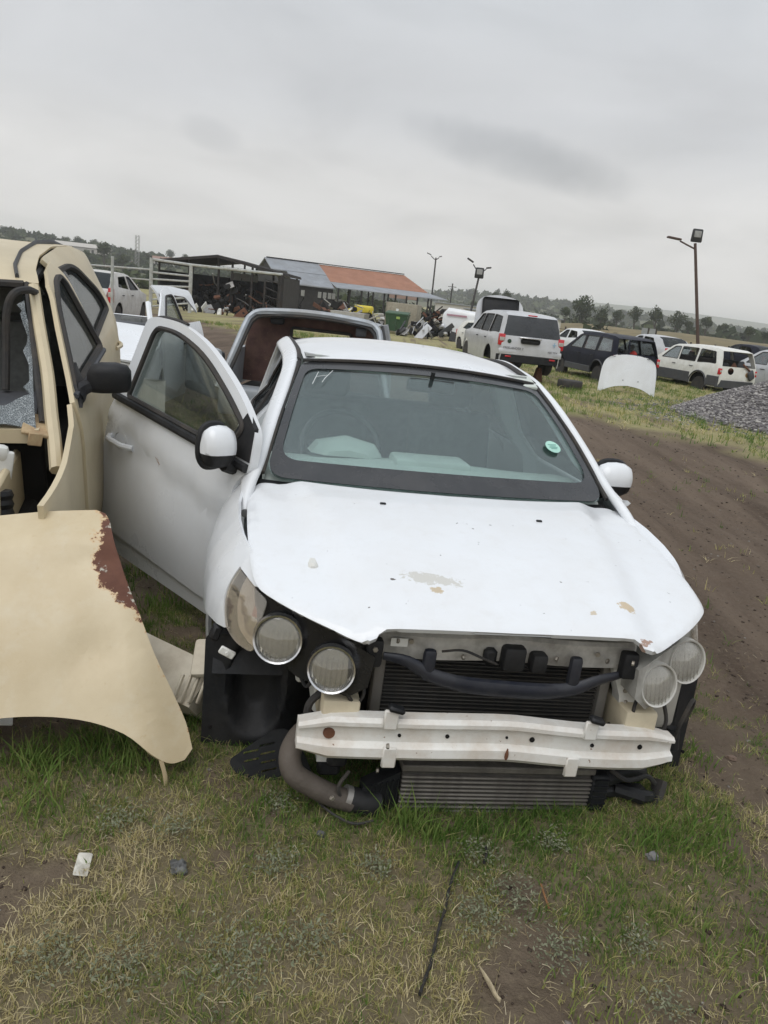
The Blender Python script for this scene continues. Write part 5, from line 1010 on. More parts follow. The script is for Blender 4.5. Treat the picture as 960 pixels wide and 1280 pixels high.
for i, x in enumerate((-4.1, -2.0, .05, 1.0, 2.4, 4.3)):
    for y in (0, 8.6): build('post', [tube([(x, y, 0), (x, y, he - .1 if abs(x) > 3 else hp - abs(x) * (hp - he) / 4.4 - .1)], .08, 6)], tin, sh)
build('tie_beam', [rbox(8.6, .12, .18, .02, 1, (.1, 0, he - .05))], tin, sh); build('king_post', [rbox(.12, .10, hp - he, .02, 1, (0, -.02, (hp + he) / 2))], tin, sh)
build('shade_back_wall', [rbox(8.4, .06, he * .80, .01, 1, (.1, 8.8, he * .40))], tin, sh); build('shade_side_wall', [rbox(.06, 8.6, he * .95, .01, 1, (4.5, 4.4, he * .47))], tin, sh); build('shade_side_wall', [rbox(.06, 8.6, he * .8, .01, 1, (-4.2, 4.4, he * .4))], tin, sh)  # back and side walls added to darken the inside of the shed
build('white_sheet', [rbox(2.2, .05, .55, .01, 1, (.2, 8.0, he - .45))], WHITE_OLD, sh)
def heap(name, label, cx_, cy_, w_, d_, h_, n, mats_share, seed, cat='scrap heap'):
    """tangle of bent panels, pipes and lumps too small to tell apart"""
    rd = random.Random(seed); root = empty(name, (cx_, cy_, G(cx_, cy_))); tag(root, label, cat)
    for mi, (mt, share) in enumerate(mats_share):
        sh_ = []
        for k in range(int(n * share)):
            x, y = rd.uniform(-w_, w_), rd.uniform(-d_, d_); hh = h_ * max(.1, 1 - (abs(x) / w_) ** 2.5) * rd.uniform(.05, 1)
            kind = rd.random(); rt_ = (rd.uniform(-1, 1), rd.uniform(-1, 1), rd.uniform(0, 6))
            if kind < .45: s_ = rbox(rd.uniform(.3, 1.1), rd.uniform(.03, .06), rd.uniform(.2, .6), .02, 1)
            elif kind < .7: s_ = tube([(-rd.uniform(.3, .9), 0, 0), (0, rd.uniform(-.1, .1), rd.uniform(-.15, .15)), (rd.uniform(.3, .9), 0, 0)], rd.uniform(.02, .05), 5)
            else: s_ = rbox(rd.uniform(.2, .6), rd.uniform(.2, .5), rd.uniform(.15, .4), .06, 1)
            sh_.append(move(s_, (x, y, hh + .1), rt_))
        if sh_: build(('bent_panels', 'dark_scrap', 'pale_scrap')[mi % 3], sh_, mt, root)['kind'] = 'stuff'
    return root
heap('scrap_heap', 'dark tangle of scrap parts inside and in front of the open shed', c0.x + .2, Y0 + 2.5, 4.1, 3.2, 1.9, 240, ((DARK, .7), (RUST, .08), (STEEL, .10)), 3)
# ---- grey and orange roofed building
bd = empty('orange_roof_building'); tag(bd, 'long low building with a grey tin end and orange sheet roof on open posts', 'building')
YL, YR = 78.0, 84.0
A = W3(333, 323, YL); B = W3(505, 343, YR); zr = (A.z + B.z) / 2; bz = G(0, 80)
dirb = Vector((B.x - A.x, B.y - A.y, 0)); LB = dirb.length; angb = math.atan2(dirb.y, dirb.x)
bd.location = (A.x, A.y, bz); bd.rotation_euler = (0, 0, angb); hr_ = zr - bz
he_ = W3(450, 361, 79).z - bz
orange = mat('orange_roof_sheet', (.33, .155, .095), .7, var=.15, scale=.8, dirt=(.25, .12, .07), dirt_amt=.4, dirt_scale=1.5)
greytin = mat('grey_roof_sheet', (.30, .32, .345), .5, metal=.3, var=.15, scale=.7, dirt=(.2, .18, .16), dirt_amt=.4, dirt_scale=1.2)
xg = LB * (395 - 333) / (505 - 333)
def slab(p, th=.10): return ([tuple(q) for q in p] + [(q[0], q[1], q[2] - th) for q in p], [(0, 1, 2, 3), (7, 6, 5, 4), (0, 1, 5, 4), (1, 2, 6, 5), (2, 3, 7, 6), (3, 0, 4, 7)])
dp = 5.5
build('roof_slope', [slab([(xg, 0, hr_), (LB, 0, hr_), (LB + 1.1, -dp * .75, he_ + .35), (xg, -dp * .75, he_ + .35)])], orange, bd)
build('roof_slope', [slab([(xg, .05, hr_), (LB, .05, hr_), (LB + 1.1, dp, he_), (xg, dp, he_)])], orange, bd)
build('hip_end', [([(LB, 0, hr_), (LB + 1.1, -dp * .75, he_ + .35), (LB + 1.1, dp, he_)], [(0, 1, 2)])], orange, bd)
build('veranda_roof', [slab([(xg, -dp * .75, he_ + .33), (LB + 1.1, -dp * .75, he_ + .33), (LB + 2.4, -dp * 1.15, he_ - .15), (xg, -dp * 1.15, he_ - .15)], .06)], greytin, bd)
build('grey_roof', [slab([(-.2, 0, hr_ + .05), (xg - .02, 0, hr_ + .05), (xg - .02, -dp * .55, he_ + .9), (-.2, -dp * .55, he_ + .9)])], greytin, bd)
build('grey_roof', [slab([(1.3, -dp * .55, he_ + .86), (xg - .02, -dp * .55, he_ + .86), (xg - .02, -dp * 1.05, he_ - .25), (1.3, -dp * 1.05, he_ - .25)])], greytin, bd)
build('grey_roof', [slab([(-.2, .05, hr_), (xg, .05, hr_), (xg, dp, he_), (-.2, dp, he_)])], greytin, bd)
dw_ = mat('dark_board_wall', (.030, .028, .027), .85, var=.4, scale=2)
build('gable_wall', [([(0, 0, hr_ - .15), (0, -dp, he_ - .4), (0, -dp, 0), (0, dp, 0), (0, dp, he_ - .2), (.15, 0, hr_ - .15), (.15, -dp, he_ - .4), (.15, -dp, 0), (.15, dp, 0), (.15, dp, he_ - .2)], [(0, 1, 2, 3, 4), (9, 8, 7, 6, 5), (0, 1, 6, 5), (1, 2, 7, 6), (2, 3, 8, 7), (3, 4, 9, 8), (4, 0, 5, 9)])], dw_, bd)
front = build('board_wall', [rbox(xg - 1.5, .12, he_ - .3, .01, 1, (xg / 2 + .7, -dp, (he_ - .3) / 2))], dw_, bd)
pane = mat('dull_pane', (.32, .32, .31), .3, var=.2)
for x in (2.3, 3.95, 4.45, 4.95, 5.35): build('window', [rbox(.34, .06, .55, .02, 1, (x, -dp - .09, he_ - 1.0))], pane, front)
for i in range(9): build('post', [tube([(xg + .3 + i * (LB - xg) / 8, -dp * 1.1, 0), (xg + .3 + i * (LB - xg) / 8, -dp * 1.1, he_ - .12)], .09, 6)], dw_, bd)
for i in range(5): build('post', [tube([(xg + .3 + i * (LB - xg) / 4, dp * .8, 0), (xg + .3 + i * (LB - xg) / 4, dp * .8, he_ - .1)], .09, 6)], dw_, bd)
build('ridge_cap', [rbox(LB, .3, .08, .02, 1, (LB / 2, 0, hr_ + .09))], dw_, bd)
# ---- pipe stockade in front of the shed
YS = 42.0
pf = empty('pipe_stockade', (0, 0, 0)); tag(pf, 'pale steel pipe stockade with five rails in front of the dark shed', 'pipe fence')
pale = mat('pale_pipe', (.50, .52, .50), .5, metal=.3, var=.2, dirt=(.3, .2, .12), dirt_amt=.4)
p1_, p2_, p3_ = W3(188, 384, YS), W3(237, 386, YS), W3(350, 392, YS); g_ = lambda p: G(p.x, p.y)
def post(a, top_px, parent, r=.055, nm='post', m_=None):
    t_ = W3(top_px[0], top_px[1], YS); return build(nm, [tube([(a.x, YS, g_(a)), (a.x, YS, t_.z)], r, 8)], m_ or pale, parent)
pl_ = W3(110, 360, YS)
post(p1_, (188, 322), pf, .10); post(p2_, (238, 331), pf, .10); post(p3_, (352, 344), pf, .10, m_=tin)
build('top_rail', [tube([(pl_.x, YS, W3(110, 331, YS).z), (p1_.x, YS, W3(188, 337, YS).z)], .05, 6)], pale, pf)
build('top_rail', [tube([(p1_.x, YS, W3(190, 324, YS).z), (p2_.x, YS, W3(238, 331, YS).z), (p3_.x, YS, W3(350, 343, YS).z)], .07, 6)], pale, pf)
for i in range(6):
    z0, z1 = W3(188, 340 + i * 8.6, YS).z, W3(237, 345 + i * 6.8, YS).z
    build('rail', [tube([(p1_.x, YS, z0), (p2_.x, YS, z1)], .05, 6)], pale, pf)
build('top_rail', [tube([(pl_.x, YS, W3(110, 343, YS).z), (p1_.x, YS, W3(188, 350, YS).z)], .04, 6)], pale, pf)
for i in range(5): build('mesh_bar', [tube([(p3_.x - .25 * (i % 2), YS, g_(p3_) + .3 + i * .42), (p3_.x - .9, YS, g_(p3_) + .5 + i * .42)], .035, 5)], tin, pf)
build('mesh_post', [tube([(p3_.x - .9, YS, g_(p3_)), (p3_.x - .9, YS, g_(p3_) + 2.1)], .06, 6)], tin, pf)
gp = W3(140, 378, 17.5); tag(build('marker_post', [tube([(gp.x, 17.5, G(gp.x, 17.5)), (gp.x, 17.5, W3(140, 320, 17.5).z)], .035, 8)], pale), 'slim pale post standing in front of the white van tail', 'post')
# ---- street lamps
def lamp_post(name, label, base_px, top_px, Y, heads, r=.07, m_=None, group='street lamps'):
    m_ = m_ or mat('dark_pole', (.06, .055, .055), .6, metal=.3); t_ = W3(*top_px, Y); b_ = W3(*base_px, Y); z0 = G(b_.x, Y)
    tt = Vector((t_.x - b_.x, 0, 0)) / max(.1, t_.z - b_.z) * (t_.z - z0)
    root = empty(name, (t_.x - tt.x, Y, z0)); tag(root, label, 'street lamp', group)
    h = t_.z - z0; build('pole', [tube([(0, 0, 0), (tt.x, 0, h)], [r, r * .75], 8)], m_, root)
    for (dx, dz, kind) in heads:
        if kind == 'arm':
            ar = build('lamp_arm', [tube(crv([(tt.x, 0, h - .25), (tt.x + dx * .35, 0, h - .12 + dz * .2), (tt.x + dx * .6, 0, h - .05 + dz * .6)], 4), r * .42, 6)], m_, root)
            build('lamp_head', [rbox(abs(dx) * .55, .28, .09, .03, 2, (tt.x + dx * .85, 0, h + dz), (0, -math.atan2(dz, dx) if dx > 0 else math.atan2(dz, -dx), 0))], m_, root)
        elif kind == 'flood':
            build('flood_light', [rbox(.55, .16, .62, .06, 2, (tt.x + dx, -.05, h + dz + .1), taper=.92)], mat('flood_black', (.015, .015, .016), .5), root)
            build('flood_glass', [rbox(.34, .04, .30, .02, 1, (tt.x + dx, -.14, h + dz + .16))], pane, root)
    return root
lamp_post('street_lamp', 'tall street lamp beyond the beige box, two lamp heads', (538, 386), (545, 322), 85, ((-.9, .30, 'arm'), (.55, .15, 'arm')), .10)
lamp_post('street_lamp', 'dark leaning street lamp with flood light just left of the silver SUV', (590, 383), (601, 336), 48, ((-.8, .42, 'arm'), (.55, .10, 'arm'), (-.05, -.35, 'flood')), .075)
lamp_post('street_lamp', 'brown wooden lamp pole with one long arm and a flood light behind the white SUV', (872, 418), (869, 304), 40, ((-1.25, .12, 'arm'), (.0, .25, 'flood')), .095, mat('brown_pole', (.085, .052, .042), .7))
ms = empty('lattice_mast', (W3(171, 345, 260).x, 260, -1)); tag(ms, 'far thin lattice radio mast rising from the wooded hill', 'mast')
hm = W3(171, 294, 260).z + 1
for dx, dy in ((-.5, -.5), (.5, -.5), (.5, .5), (-.5, .5)): build('mast_leg', [tube([(dx, dy, 0), (dx, dy, hm)], .09, 5)], STEEL, ms)
for i in range(12): build('brace', [tube([(-.5, -.5, hm * i / 12), (.5, -.5, hm * (i + 1) / 12)], .06, 4)], STEEL, ms)
for (px, py0, py1, Y, lb) in ((562, 385, 354, 150, 'thin far pole right of the tall street lamp'),): 
    b_ = W3(px, py0, Y); tag(build('utility_pole', [tube([(b_.x, Y, -1), (b_.x, Y, W3(px, py1, Y).z)], .12, 6), rbox(1.6, .1, .1, 0, 1, (b_.x, Y, W3(px, py1, Y).z - .6))], tin), lb, 'utility pole')
# ---- wheeled bin
bn = empty('green_bin'); q = W3(496, 405, 46); bn.location = (q.x, 46, G(q.x, 46)); bn.rotation_euler = (0, 0, R(-8)); tag(bn, 'green wheeled skip bin standing in front of the beige box', 'bin')
GRN = mat('green_bin_plastic', (.028, .085, .038), .5, var=.15, dirt=(.1, .09, .06), dirt_amt=.3)
build('bin_body', [loft([[(s1 * w_, s2 * d_, z) for s1, s2 in ((-1, -1), (1, -1), (1, 1), (-1, 1))] for w_, d_, z in ((.54, .40, .18), (.60, .46, .75), (.66, .52, 1.10), (.69, .55, 1.12), (.69, .55, 1.18))])], GRN, bn)
build('bin_lid', [rbox(1.36, 1.10, .07, .025, 2, (0, 0, 1.22), (R(6), 0, 0))], GRN, bn)
for x in (-.42, 0, .42): build('bin_rib', [rbox(.05, .05, .85, .012, 1, (x, -.47, .66), (R(-7), 0, 0))], GRN, bn)
build('bin_sticker', [rbox(.22, .01, .14, .004, 1, (.12, -.545, .95))], mat('lime_sticker', (.30, .42, .10), .6), bn)
for x in (-.45, .45):
    for y in (-.3, .3): build('castor', [move(lathe([(.02, -.03), (.09, -.03), (.09, .03), (.02, .03)], 14, 'X'), (x, y, .09))], BLACK, bn)
bx = empty('beige_box'); q = W3(505, 388, 48.5); bx.location = (q.x, 48.5, G(q.x, 48.5)); bx.rotation_euler = (0, 0, R(-10)); tag(bx, 'beige metal container box with a white smear, behind the green bin', 'container')
build('box_shell', [rbox(1.95, 1.5, 1.75, .03, 2, (0, 0, .95))], mat('beige_box_paint', (.33, .30, .23), .7, var=.15, dirt=(.22, .18, .13), dirt_amt=.5, dirt_scale=2), bx)
for x in (-.97, .97): build('box_edge', [rbox(.06, .06, 1.75, .01, 1, (x, -.75, .95))], mat('beige_box_trim', (.25, .23, .18), .7), bx)
build('paint_smear', [rbox(.16, .01, .55, .004, 1, (-.30, -.757, 1.2), (0, .12, 0)), rbox(.08, .01, .4, .004, 1, (-.14, -.757, 1.15), (0, .3, 0))], chalk, bx)
heap('scrap_heap', 'heap of crumpled grey car parts on the grass right of the green bin', W3(537, 410, 44).x, 44, 1.7, .8, .75, 60, ((GREYPL, .35), (DARK, .25), (STEEL, .2), (SILVER, .2)), 5)
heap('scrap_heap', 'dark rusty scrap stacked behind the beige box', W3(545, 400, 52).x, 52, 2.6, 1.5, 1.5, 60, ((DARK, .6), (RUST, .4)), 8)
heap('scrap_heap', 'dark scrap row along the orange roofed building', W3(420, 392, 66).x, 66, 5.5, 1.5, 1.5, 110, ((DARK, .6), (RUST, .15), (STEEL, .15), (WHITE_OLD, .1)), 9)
heap('scrap_heap', 'low scatter of stones and scrap beside the track to the shed', W3(320, 392, 46).x, 46, 4.2, 1.0, .35, 80, ((DARK, .4), (RUST, .2), (STEEL, .2), (WHITE_OLD, .1)), 12)
tr_ = empty('grey_trailer'); q = W3(440, 392, 50); tr_.location = (q.x, 50, G(q.x, 50)); tr_.rotation_euler = (0, 0, R(-12)); tag(tr_, 'pale grey flat trailer bed in front of the orange roofed building', 'trailer')
PG = mat('pale_grey_paint', (.42, .41, .38), .6, dirt=(.25, .2, .15), dirt_amt=.4)
build('trailer_tub', [loft([[(x, y, z) for x, y in ((-1.15 - e, -.6), (.9 + e, -.6), (.9 + e, .6), (-1.15 - e, .6))] for e, z in ((0, .45), (.12, .95))])], PG, tr_)
build('tow_bar', [tube([(.9, 0, .5), (1.7, 0, .9)], .05, 6)], PG, tr_)
for s in (-1, 1): wheel(tr_, (-.2, s * .62, .30), .30, .18, rotz=R(90))
yt = empty('yellow_tank'); q = W3(455, 385, 70); yt.location = (q.x, 70, G(q.x, 70)); tag(yt, 'small bright yellow machine under the orange roof', 'machine')
YEL = mat('yellow_paint', (.62, .50, .03), .5, var=.1)
build('tank_body', [rbox(1.7, 1.1, .75, .2, 3, (0, 0, 1.15)), rbox(.8, .9, .4, .12, 2, (-1.0, 0, .95))], YEL, yt); build('tank_frame', [rbox(1.9, 1.0, .45, .05, 1, (0, 0, .62))], DARK, yt)
for x in (-.8, .8): wheel(yt, (x, -.5, .4), .4, .25, rotz=R(90))
small_wreck('white_pickup_wreck', 'far white car under the left end of the orange roof', 'car', WHITE, (W3(405, 380, 76).x, 76), R(150), .1, 1.15)
# ---- white caravan lying beyond the silver SUV
cv_ = empty('white_caravan'); q = W3(597, 400, 47); cv_.location = (q.x, 47, G(q.x, 47)); cv_.rotation_euler = (0, 0, R(-14)); tag(cv_, 'white caravan body with faded red stripe left of the silver SUV', 'caravan')
build('caravan_body', [loft([[(x, y, z) for y, z in rnd([(-1, .35, .1), (1, .35, .1), (1 - t_, h_, .3), (-1 + t_, h_, .3)], .2, 4)] for x, h_, t_ in ((-1.95, 1.55, .15), (-1.7, 1.85, .1), (.3, 1.75, .1), (1.9, 1.55, .15), (2.2, 1.1, .2))])], WHITE, cv_)
build('stripe', [rbox(1.2, .02, .10, 0, 1, (-1.1, -1.0, 1.45)), ], mat('faded_stripe', (.45, .25, .30), .6), cv_)
build('caravan_window', [rbox(1.1, .03, .42, .04, 2, (.9, -.99, 1.15))], GLASS_D, cv_)
for s in (-1, 1): wheel(cv_, (0, s * .95, .32), .32, .18, rotz=R(90))
for (px, py, Y, w_, h_, lb) in ((640, 393, 95, 11, 2.2, 'long low white shed roof beyond the silver SUV'), (575, 392, 110, 7, 2.6, 'far pale block building behind the caravan')):
    q = W3(px, py, Y); e_ = empty('far_building', (q.x, Y, G(q.x, Y))); tag(e_, lb, 'building')
    build('wall', [rbox(w_, 5, h_, .02, 1, (0, 0, h_ / 2))], mat('pale_wall', (.55, .53, .50), .8), e_); build('roof', [rbox(w_ + .4, 5.4, .15, .02, 1, (0, 0, h_ + .08))], greytin, e_)
    for i in range(3): build('window', [rbox(.8, .1, .7, .02, 1, (-w_ / 3 + i * w_ / 3, -2.52, h_ * .6))], dw_, e_)
# ---- field fence on the right, with boards
ff = empty('field_fence'); tag(ff, 'dark post and rail field fence in front of dry grass, right of the track', 'fence')
fa, fb = W3(690, 400, 92), W3(985, 440, 62)
fm_ = mat('dark_fence_wood', (.045, .034, .028), .9, var=.3)
nP = 22
for i in range(nP + 1):
    s_ = i / nP; x, y = fa.x + (fb.x - fa.x) * s_, fa.y + (fb.y - fa.y) * s_; z = G(x, y)
    build('post', [tube([(x, y, z - .2), (x + random.uniform(-.04, .04), y, z + 1.45 + random.uniform(-.1, .15))], .09, 6)], fm_, ff)
for hz in (.45, .95, 1.25):
    build('rail', [tube([(fa.x + (fb.x - fa.x) * s_, fa.y + (fb.y - fa.y) * s_ - .05, G(fa.x + (fb.x - fa.x) * s_, fa.y + (fb.y - fa.y) * s_) + hz) for s_ in np.linspace(0, 1, 12)], .035, 5)], fm_, ff)
for k, (px, lb) in enumerate(((808, 'left of two grey notice boards by the field fence'), (818, 'right of two grey notice boards by the field fence'))):
    q = W3(px, 402, 84); r_ = empty('notice_board', (q.x, 84, G(q.x, 84))); tag(r_, lb, 'sign')
    build('board', [rbox(.62, .06, 1.25, .01, 1, (0, 0, 1.75))], mat('board_grey', (.28, .29, .30), .6), r_); build('post', [tube([(.40, .05, 0), (.40, .05, 2.45)], .10, 6)], fm_, r_)
# ---- gravel heap
gc = Vector((9.7, 16.0, 0))
def heap_h(x, y):
    dx, dy = (x - gc.x) / 3.75, (y - gc.y) / 4.2; r = math.hypot(dx, dy)
    return 1.75 * max(0, 1 - r ** 1.1) * (1 + .16 * fbm(x, y, .6)) + .05 * fbm(x, y, 2.5) * max(0, 1.0 - r)
hx = np.linspace(4.6, 14.8, 90); hy = np.linspace(11.2, 20.6, 80); hv = []; hf_ = []
for j, y in enumerate(hy):
    for i, x in enumerate(hx): h_ = heap_h(x, y); hv.append((x, y, G(x, y) + h_ - (.06 if h_ < .01 else 0)))
for j in range(len(hy) - 1):
    for i in range(len(hx) - 1): a_ = j * len(hx) + i; hf_.append((a_, a_ + 1, a_ + len(hx) + 1, a_ + len(hx)))
GRV = mat('gravel_fines', (.17, .158, .158), .95, var=.5, scale=25, bump=.8, bscale=40, dirt=(.19, .175, .165), dirt_amt=.7, dirt_scale=18)
me = bpy.data.meshes.new('gravel_heap'); me.from_pydata(hv, [], hf_); me.shade_smooth(); gh = newobj('gravel_heap', me, GRV); tag(gh, 'heap of dark grey gravel beside the track at the right edge', 'gravel heap')
def pebbles(name, pts, sizes, mt, seed=1, parent=None):
    rd = np.random.default_rng(seed); base = np.array([(1, 0, -.3), (-.5, .87, -.3), (-.5, -.87, -.3), (.6, .6, .5), (-.8, .1, .5), (.3, -.7, .5)], np.float32)
    fc = np.array([(0, 3, 5), (0, 1, 3), (1, 4, 3), (1, 2, 4), (2, 5, 4), (2, 0, 5), (3, 4, 5), (0, 2, 1)], np.int32)
    n = len(pts); V = base[None] * (1 + rd.uniform(-.3, .3, (n, 6, 3))); a = rd.uniform(0, 6.28, n); ca, sa = np.cos(a), np.sin(a)
    Vr = V.copy(); Vr[:, :, 0] = V[:, :, 0] * ca[:, None] - V[:, :, 1] * sa[:, None]; Vr[:, :, 1] = V[:, :, 0] * sa[:, None] + V[:, :, 1] * ca[:, None]
    Vr = Vr * (np.array(sizes)[:, None, None] * np.array((1, 1, .75))) + np.array(pts)[:, None, :]
    F = (fc[None] + (np.arange(n) * 6)[:, None, None]).reshape(-1, 3)
    return npmesh(name, Vr.reshape(-1, 3), F, mt, rd.uniform(0, 1, n).repeat(6), parent)
def npmesh(name, V, F, mt, tint=None, parent=None):
    me = bpy.data.meshes.new(name); me.vertices.add(len(V)); me.vertices.foreach_set('co', np.ascontiguousarray(V, np.float32).ravel()); k = F.shape[1]
    me.loops.add(F.size); me.loops.foreach_set('vertex_index', np.ascontiguousarray(F, np.int32).ravel()); me.polygons.add(len(F)); me.polygons.foreach_set('loop_start', np.arange(0, F.size, k, dtype=np.int32)); me.update(calc_edges=True)
    if tint is not None: at_ = me.attributes.new('tint', 'FLOAT', 'POINT'); at_.data.foreach_set('value', np.ascontiguousarray(tint, np.float32))
    return newobj(name, me, mt, parent)
def tint_mat(name, stops, rough=.9, transl=0.0, spec=.2):
    M = bpy.data.materials.new(name); M.use_nodes = True; t = M.node_tree; b = t.nodes['Principled BSDF']; a = N(t, 'ShaderNodeAttribute', attribute_name='tint')
    c = ramp(t, a.outputs['Fac'], stops); Lk(t, c, b.inputs['Base Color']); b.inputs['Roughness'].default_value = rough; b.inputs['Specular IOR Level'].default_value = spec
    if transl:
        o = t.nodes['Material Output']; tl = N(t, 'ShaderNodeBsdfTranslucent'); Lk(t, c, tl.inputs[0]); mx = N(t, 'ShaderNodeMixShader'); mx.inputs[0].default_value = transl
        Lk(t, b.outputs[0], mx.inputs[1]); Lk(t, tl.outputs[0], mx.inputs[2]); Lk(t, mx.outputs[0], o.inputs[0])
    return M
STN = tint_mat('gravel_stones', [(0, (.11, .103, .105)), (.5, (.23, .215, .215)), (.85, (.36, .34, .325)), (1, (.52, .50, .47))])
pp, ss = [], []
while len(pp) < 17000:
    x, y = random.uniform(4.8, 14), random.uniform(11.3, 18); h_ = heap_h(x, y)
    if h_ > .015 and x / y < .72: pp.append((x, y, G(x, y) + h_ + .005)); ss.append(random.uniform(.015, .045) * (1.3 if random.random() < .1 else 1))
sp_n = 0
while sp_n < 1600:
    a_ = random.uniform(0, 6.28); r_ = random.uniform(.9, 1.35); x, y = gc.x + 3.75 * r_ * math.cos(a_), gc.y + 4.2 * r_ * math.sin(a_)
    if y > 10.5 and x / y < .62: pp.append((x, y, G(x, y) + .005)); ss.append(random.uniform(.012, .035)); sp_n += 1
st_ = pebbles('gravel_stones', pp, ss, STN, 2, gh); st_['kind'] = 'stuff'
# ------------------------------------------------------------------ far country: hills, woods, trees
HILLM = mat('far_hill_cover', (.085, .095, .045), .95, var=.45, scale=.012, dirt=(.17, .15, .08), dirt_amt=.7, dirt_scale=.006)
def hill(name, x0, x1, y0, y1, hf, nx_=90, ny_=24):
    V = []; Fc = []
    for j in range(ny_):
        for i in range(nx_):
            x = x0 + (x1 - x0) * i / (nx_ - 1); y = y0 + (y1 - y0) * j / (ny_ - 1); s_ = j / (ny_ - 1)
            V.append((x, y, -1.3 + hf(x, y) * math.sin(math.pi * min(1, s_ * .98)) ** 1.2))
    for j in range(ny_ - 1):
        for i in range(nx_ - 1): a_ = j * nx_ + i; Fc.append((a_, a_ + 1, a_ + nx_ + 1, a_ + nx_))
    me = bpy.data.meshes.new(name); me.from_pydata(V, [], Fc); me.shade_smooth(); o = newobj(name, me, HILLM); o['kind'] = 'structure'; return o
def left_h(x, y): return max(0, 12.0 * sm(-20, -260, x) + 2.5 * fbm(x, y, .012) * sm(0, -60, x) + 3.0 * sm(10, -60, x))
hill('hill_left', -620, 40, 190, 620, left_h)
def mid_h(x, y): return max(0, 11.5 + 5 * fbm(x + 300, 0, .0035) + 3 * fbm(x, y, .02, 2)) * sm(-150, 60, x) * (1 - .35 * sm(120, 420, x))
hill('hill_middle', -200, 900, 480, 1000, mid_h)
def far_h(x, y): return 46 + 16 * fbm(x * .6 + 900, 0, .0011) - 10 * sm(500, 1700, x)
hill('hill_far', -2200, 3000, 1500, 2700, far_h, 120, 20)
bank = hill('dry_bank', 14, 190, 88, 190, lambda x, y: 2.3 * sm(14, 34, x) + .4 * fbm(x, y, .05), 60, 12)
bank.data.materials.clear(); bank.data.materials.append(mat('dry_grass_bank', (.20, .155, .075), .95, var=.3, scale=.3, dirt=(.12, .11, .05), dirt_amt=.6, dirt_scale=.12))
LEAF = tint_mat('tree_leaves', [(0, (.022, .034, .014)), (.5, (.045, .062, .024)), (1, (.085, .100, .042))], .8, .25)
BARK = mat('bark', (.06, .048, .04), .9, var=.3)
def crown_mesh(name, n, rx, rz, leaf, seed, clumps=9):
    rd = np.random.default_rng(seed); cs = rd.normal(size=(clumps, 3)); cs /= np.linalg.norm(cs, axis=1)[:, None]; cs *= rd.uniform(.25, .72, (clumps, 1)); cs[0] = 0
    cr = rd.uniform(.30, .52, clumps); ci = rd.integers(0, clumps, n); d = rd.normal(size=(n, 3)); d /= np.linalg.norm(d, axis=1)[:, None]
    p = cs[ci] + d * (cr[ci] * rd.uniform(.55, 1.05, n))[:, None]; p *= np.array((rx, rx, rz))
    a = rd.normal(size=(n, 3)); a /= np.linalg.norm(a, axis=1)[:, None]; b_ = np.cross(a, d); b_ /= np.linalg.norm(b_, axis=1)[:, None] + 1e-6
    s_ = leaf * rd.uniform(.6, 1.4, (n, 1)); V = np.stack([p - a * s_, p + b_ * s_ * .7, p + a * s_, p - b_ * s_ * .7], 1).reshape(-1, 3)
    F = np.arange(n * 4, dtype=np.int32).reshape(-1, 4); tint = np.clip(rd.uniform(0, .75, clumps)[ci] + rd.uniform(-.1, .3, n), 0, 1).repeat(4)
    o = npmesh(name, V, F, LEAF, tint); me = o.data; bpy.data.objects.remove(o); return me
CROWNS = [crown_mesh('crown', 900, 1.0, 1.0, .085, 20 + i, 8 + i * 2) for i in range(4)]
def tree(px, py, rpx, Y, label, k=1.0, hk=1.15):
    c = W3(px, py, Y); r = .9 * rpx * Y / 950.0; z0 = -1.2 if Y < 250 else c.z - r * 2.2
    root = empty('tree', (c.x, Y, z0)); tag(root, label, 'tree', 'trees beyond the yard')
    cr = bpy.data.objects.new('crown', random.choice(CROWNS)); COL.objects.link(cr); cr.parent = root; cr.location = (0, 0, c.z - z0); cr.scale = (r * k, r * k, r * hk); cr.rotation_euler = (0, 0, random.uniform(0, 6))
    h = c.z - z0; build('trunk', [tube([(0, 0, 0), (.04 * r, 0, h * .5), (0, .03 * r, h * 1.02)], [.12 * r, .09 * r, .03 * r], 6), tube([(0, 0, h * .55), (.35 * r, 0, h * .95)], [.05 * r, .02 * r], 5), tube([(0, 0, h * .5), (-.35 * r, .1 * r, h * .92)], [.05 * r, .02 * r], 5)], BARK, root)
    return root
for (px, py, rp, Y, lb) in ((729, 388, 19, 170, 'tallest broad dark tree right of the silver SUV'), (707, 391, 10, 160, 'small tree at the left foot of the tallest broad tree'), (752, 394, 12, 165, 'rounded tree just right of the tallest broad tree'),
        (772, 396, 9, 180, 'small dark tree above the navy SUV'), (795, 393, 10, 170, 'tree left of the two notice boards'), (821, 393, 12, 170, 'leafy tree rising behind the two notice boards'), (848, 402, 13, 190, 'wide bushy tree left of the brown lamp pole'),
        (884, 404, 11, 185, 'tree just right of the brown lamp pole'), (862, 405, 9, 190, 'low tree behind the brown lamp pole'), (905, 410, 8, 200, 'small round tree right of the brown lamp pole'), (937, 415, 9, 150, 'dark tree near the right picture edge'), (957, 420, 8, 160, 'rightmost dark tree at the picture edge'),
        (618, 372, 10, 210, 'dark tree behind the leaning street lamp'), (634, 369, 8, 215, 'dark tree above the silver SUV hood'), (592, 381, 7, 220, 'small bush left of the leaning street lamp'),
        (130, 313, 14, 230, 'big dark tree on the wooded hill behind the white van'), (106, 318, 10, 230, 'dark tree beside the beige wreck roof'), (153, 322, 9, 220, 'tree left of the lattice mast')):
    tree(px, py, rp, Y, lb)
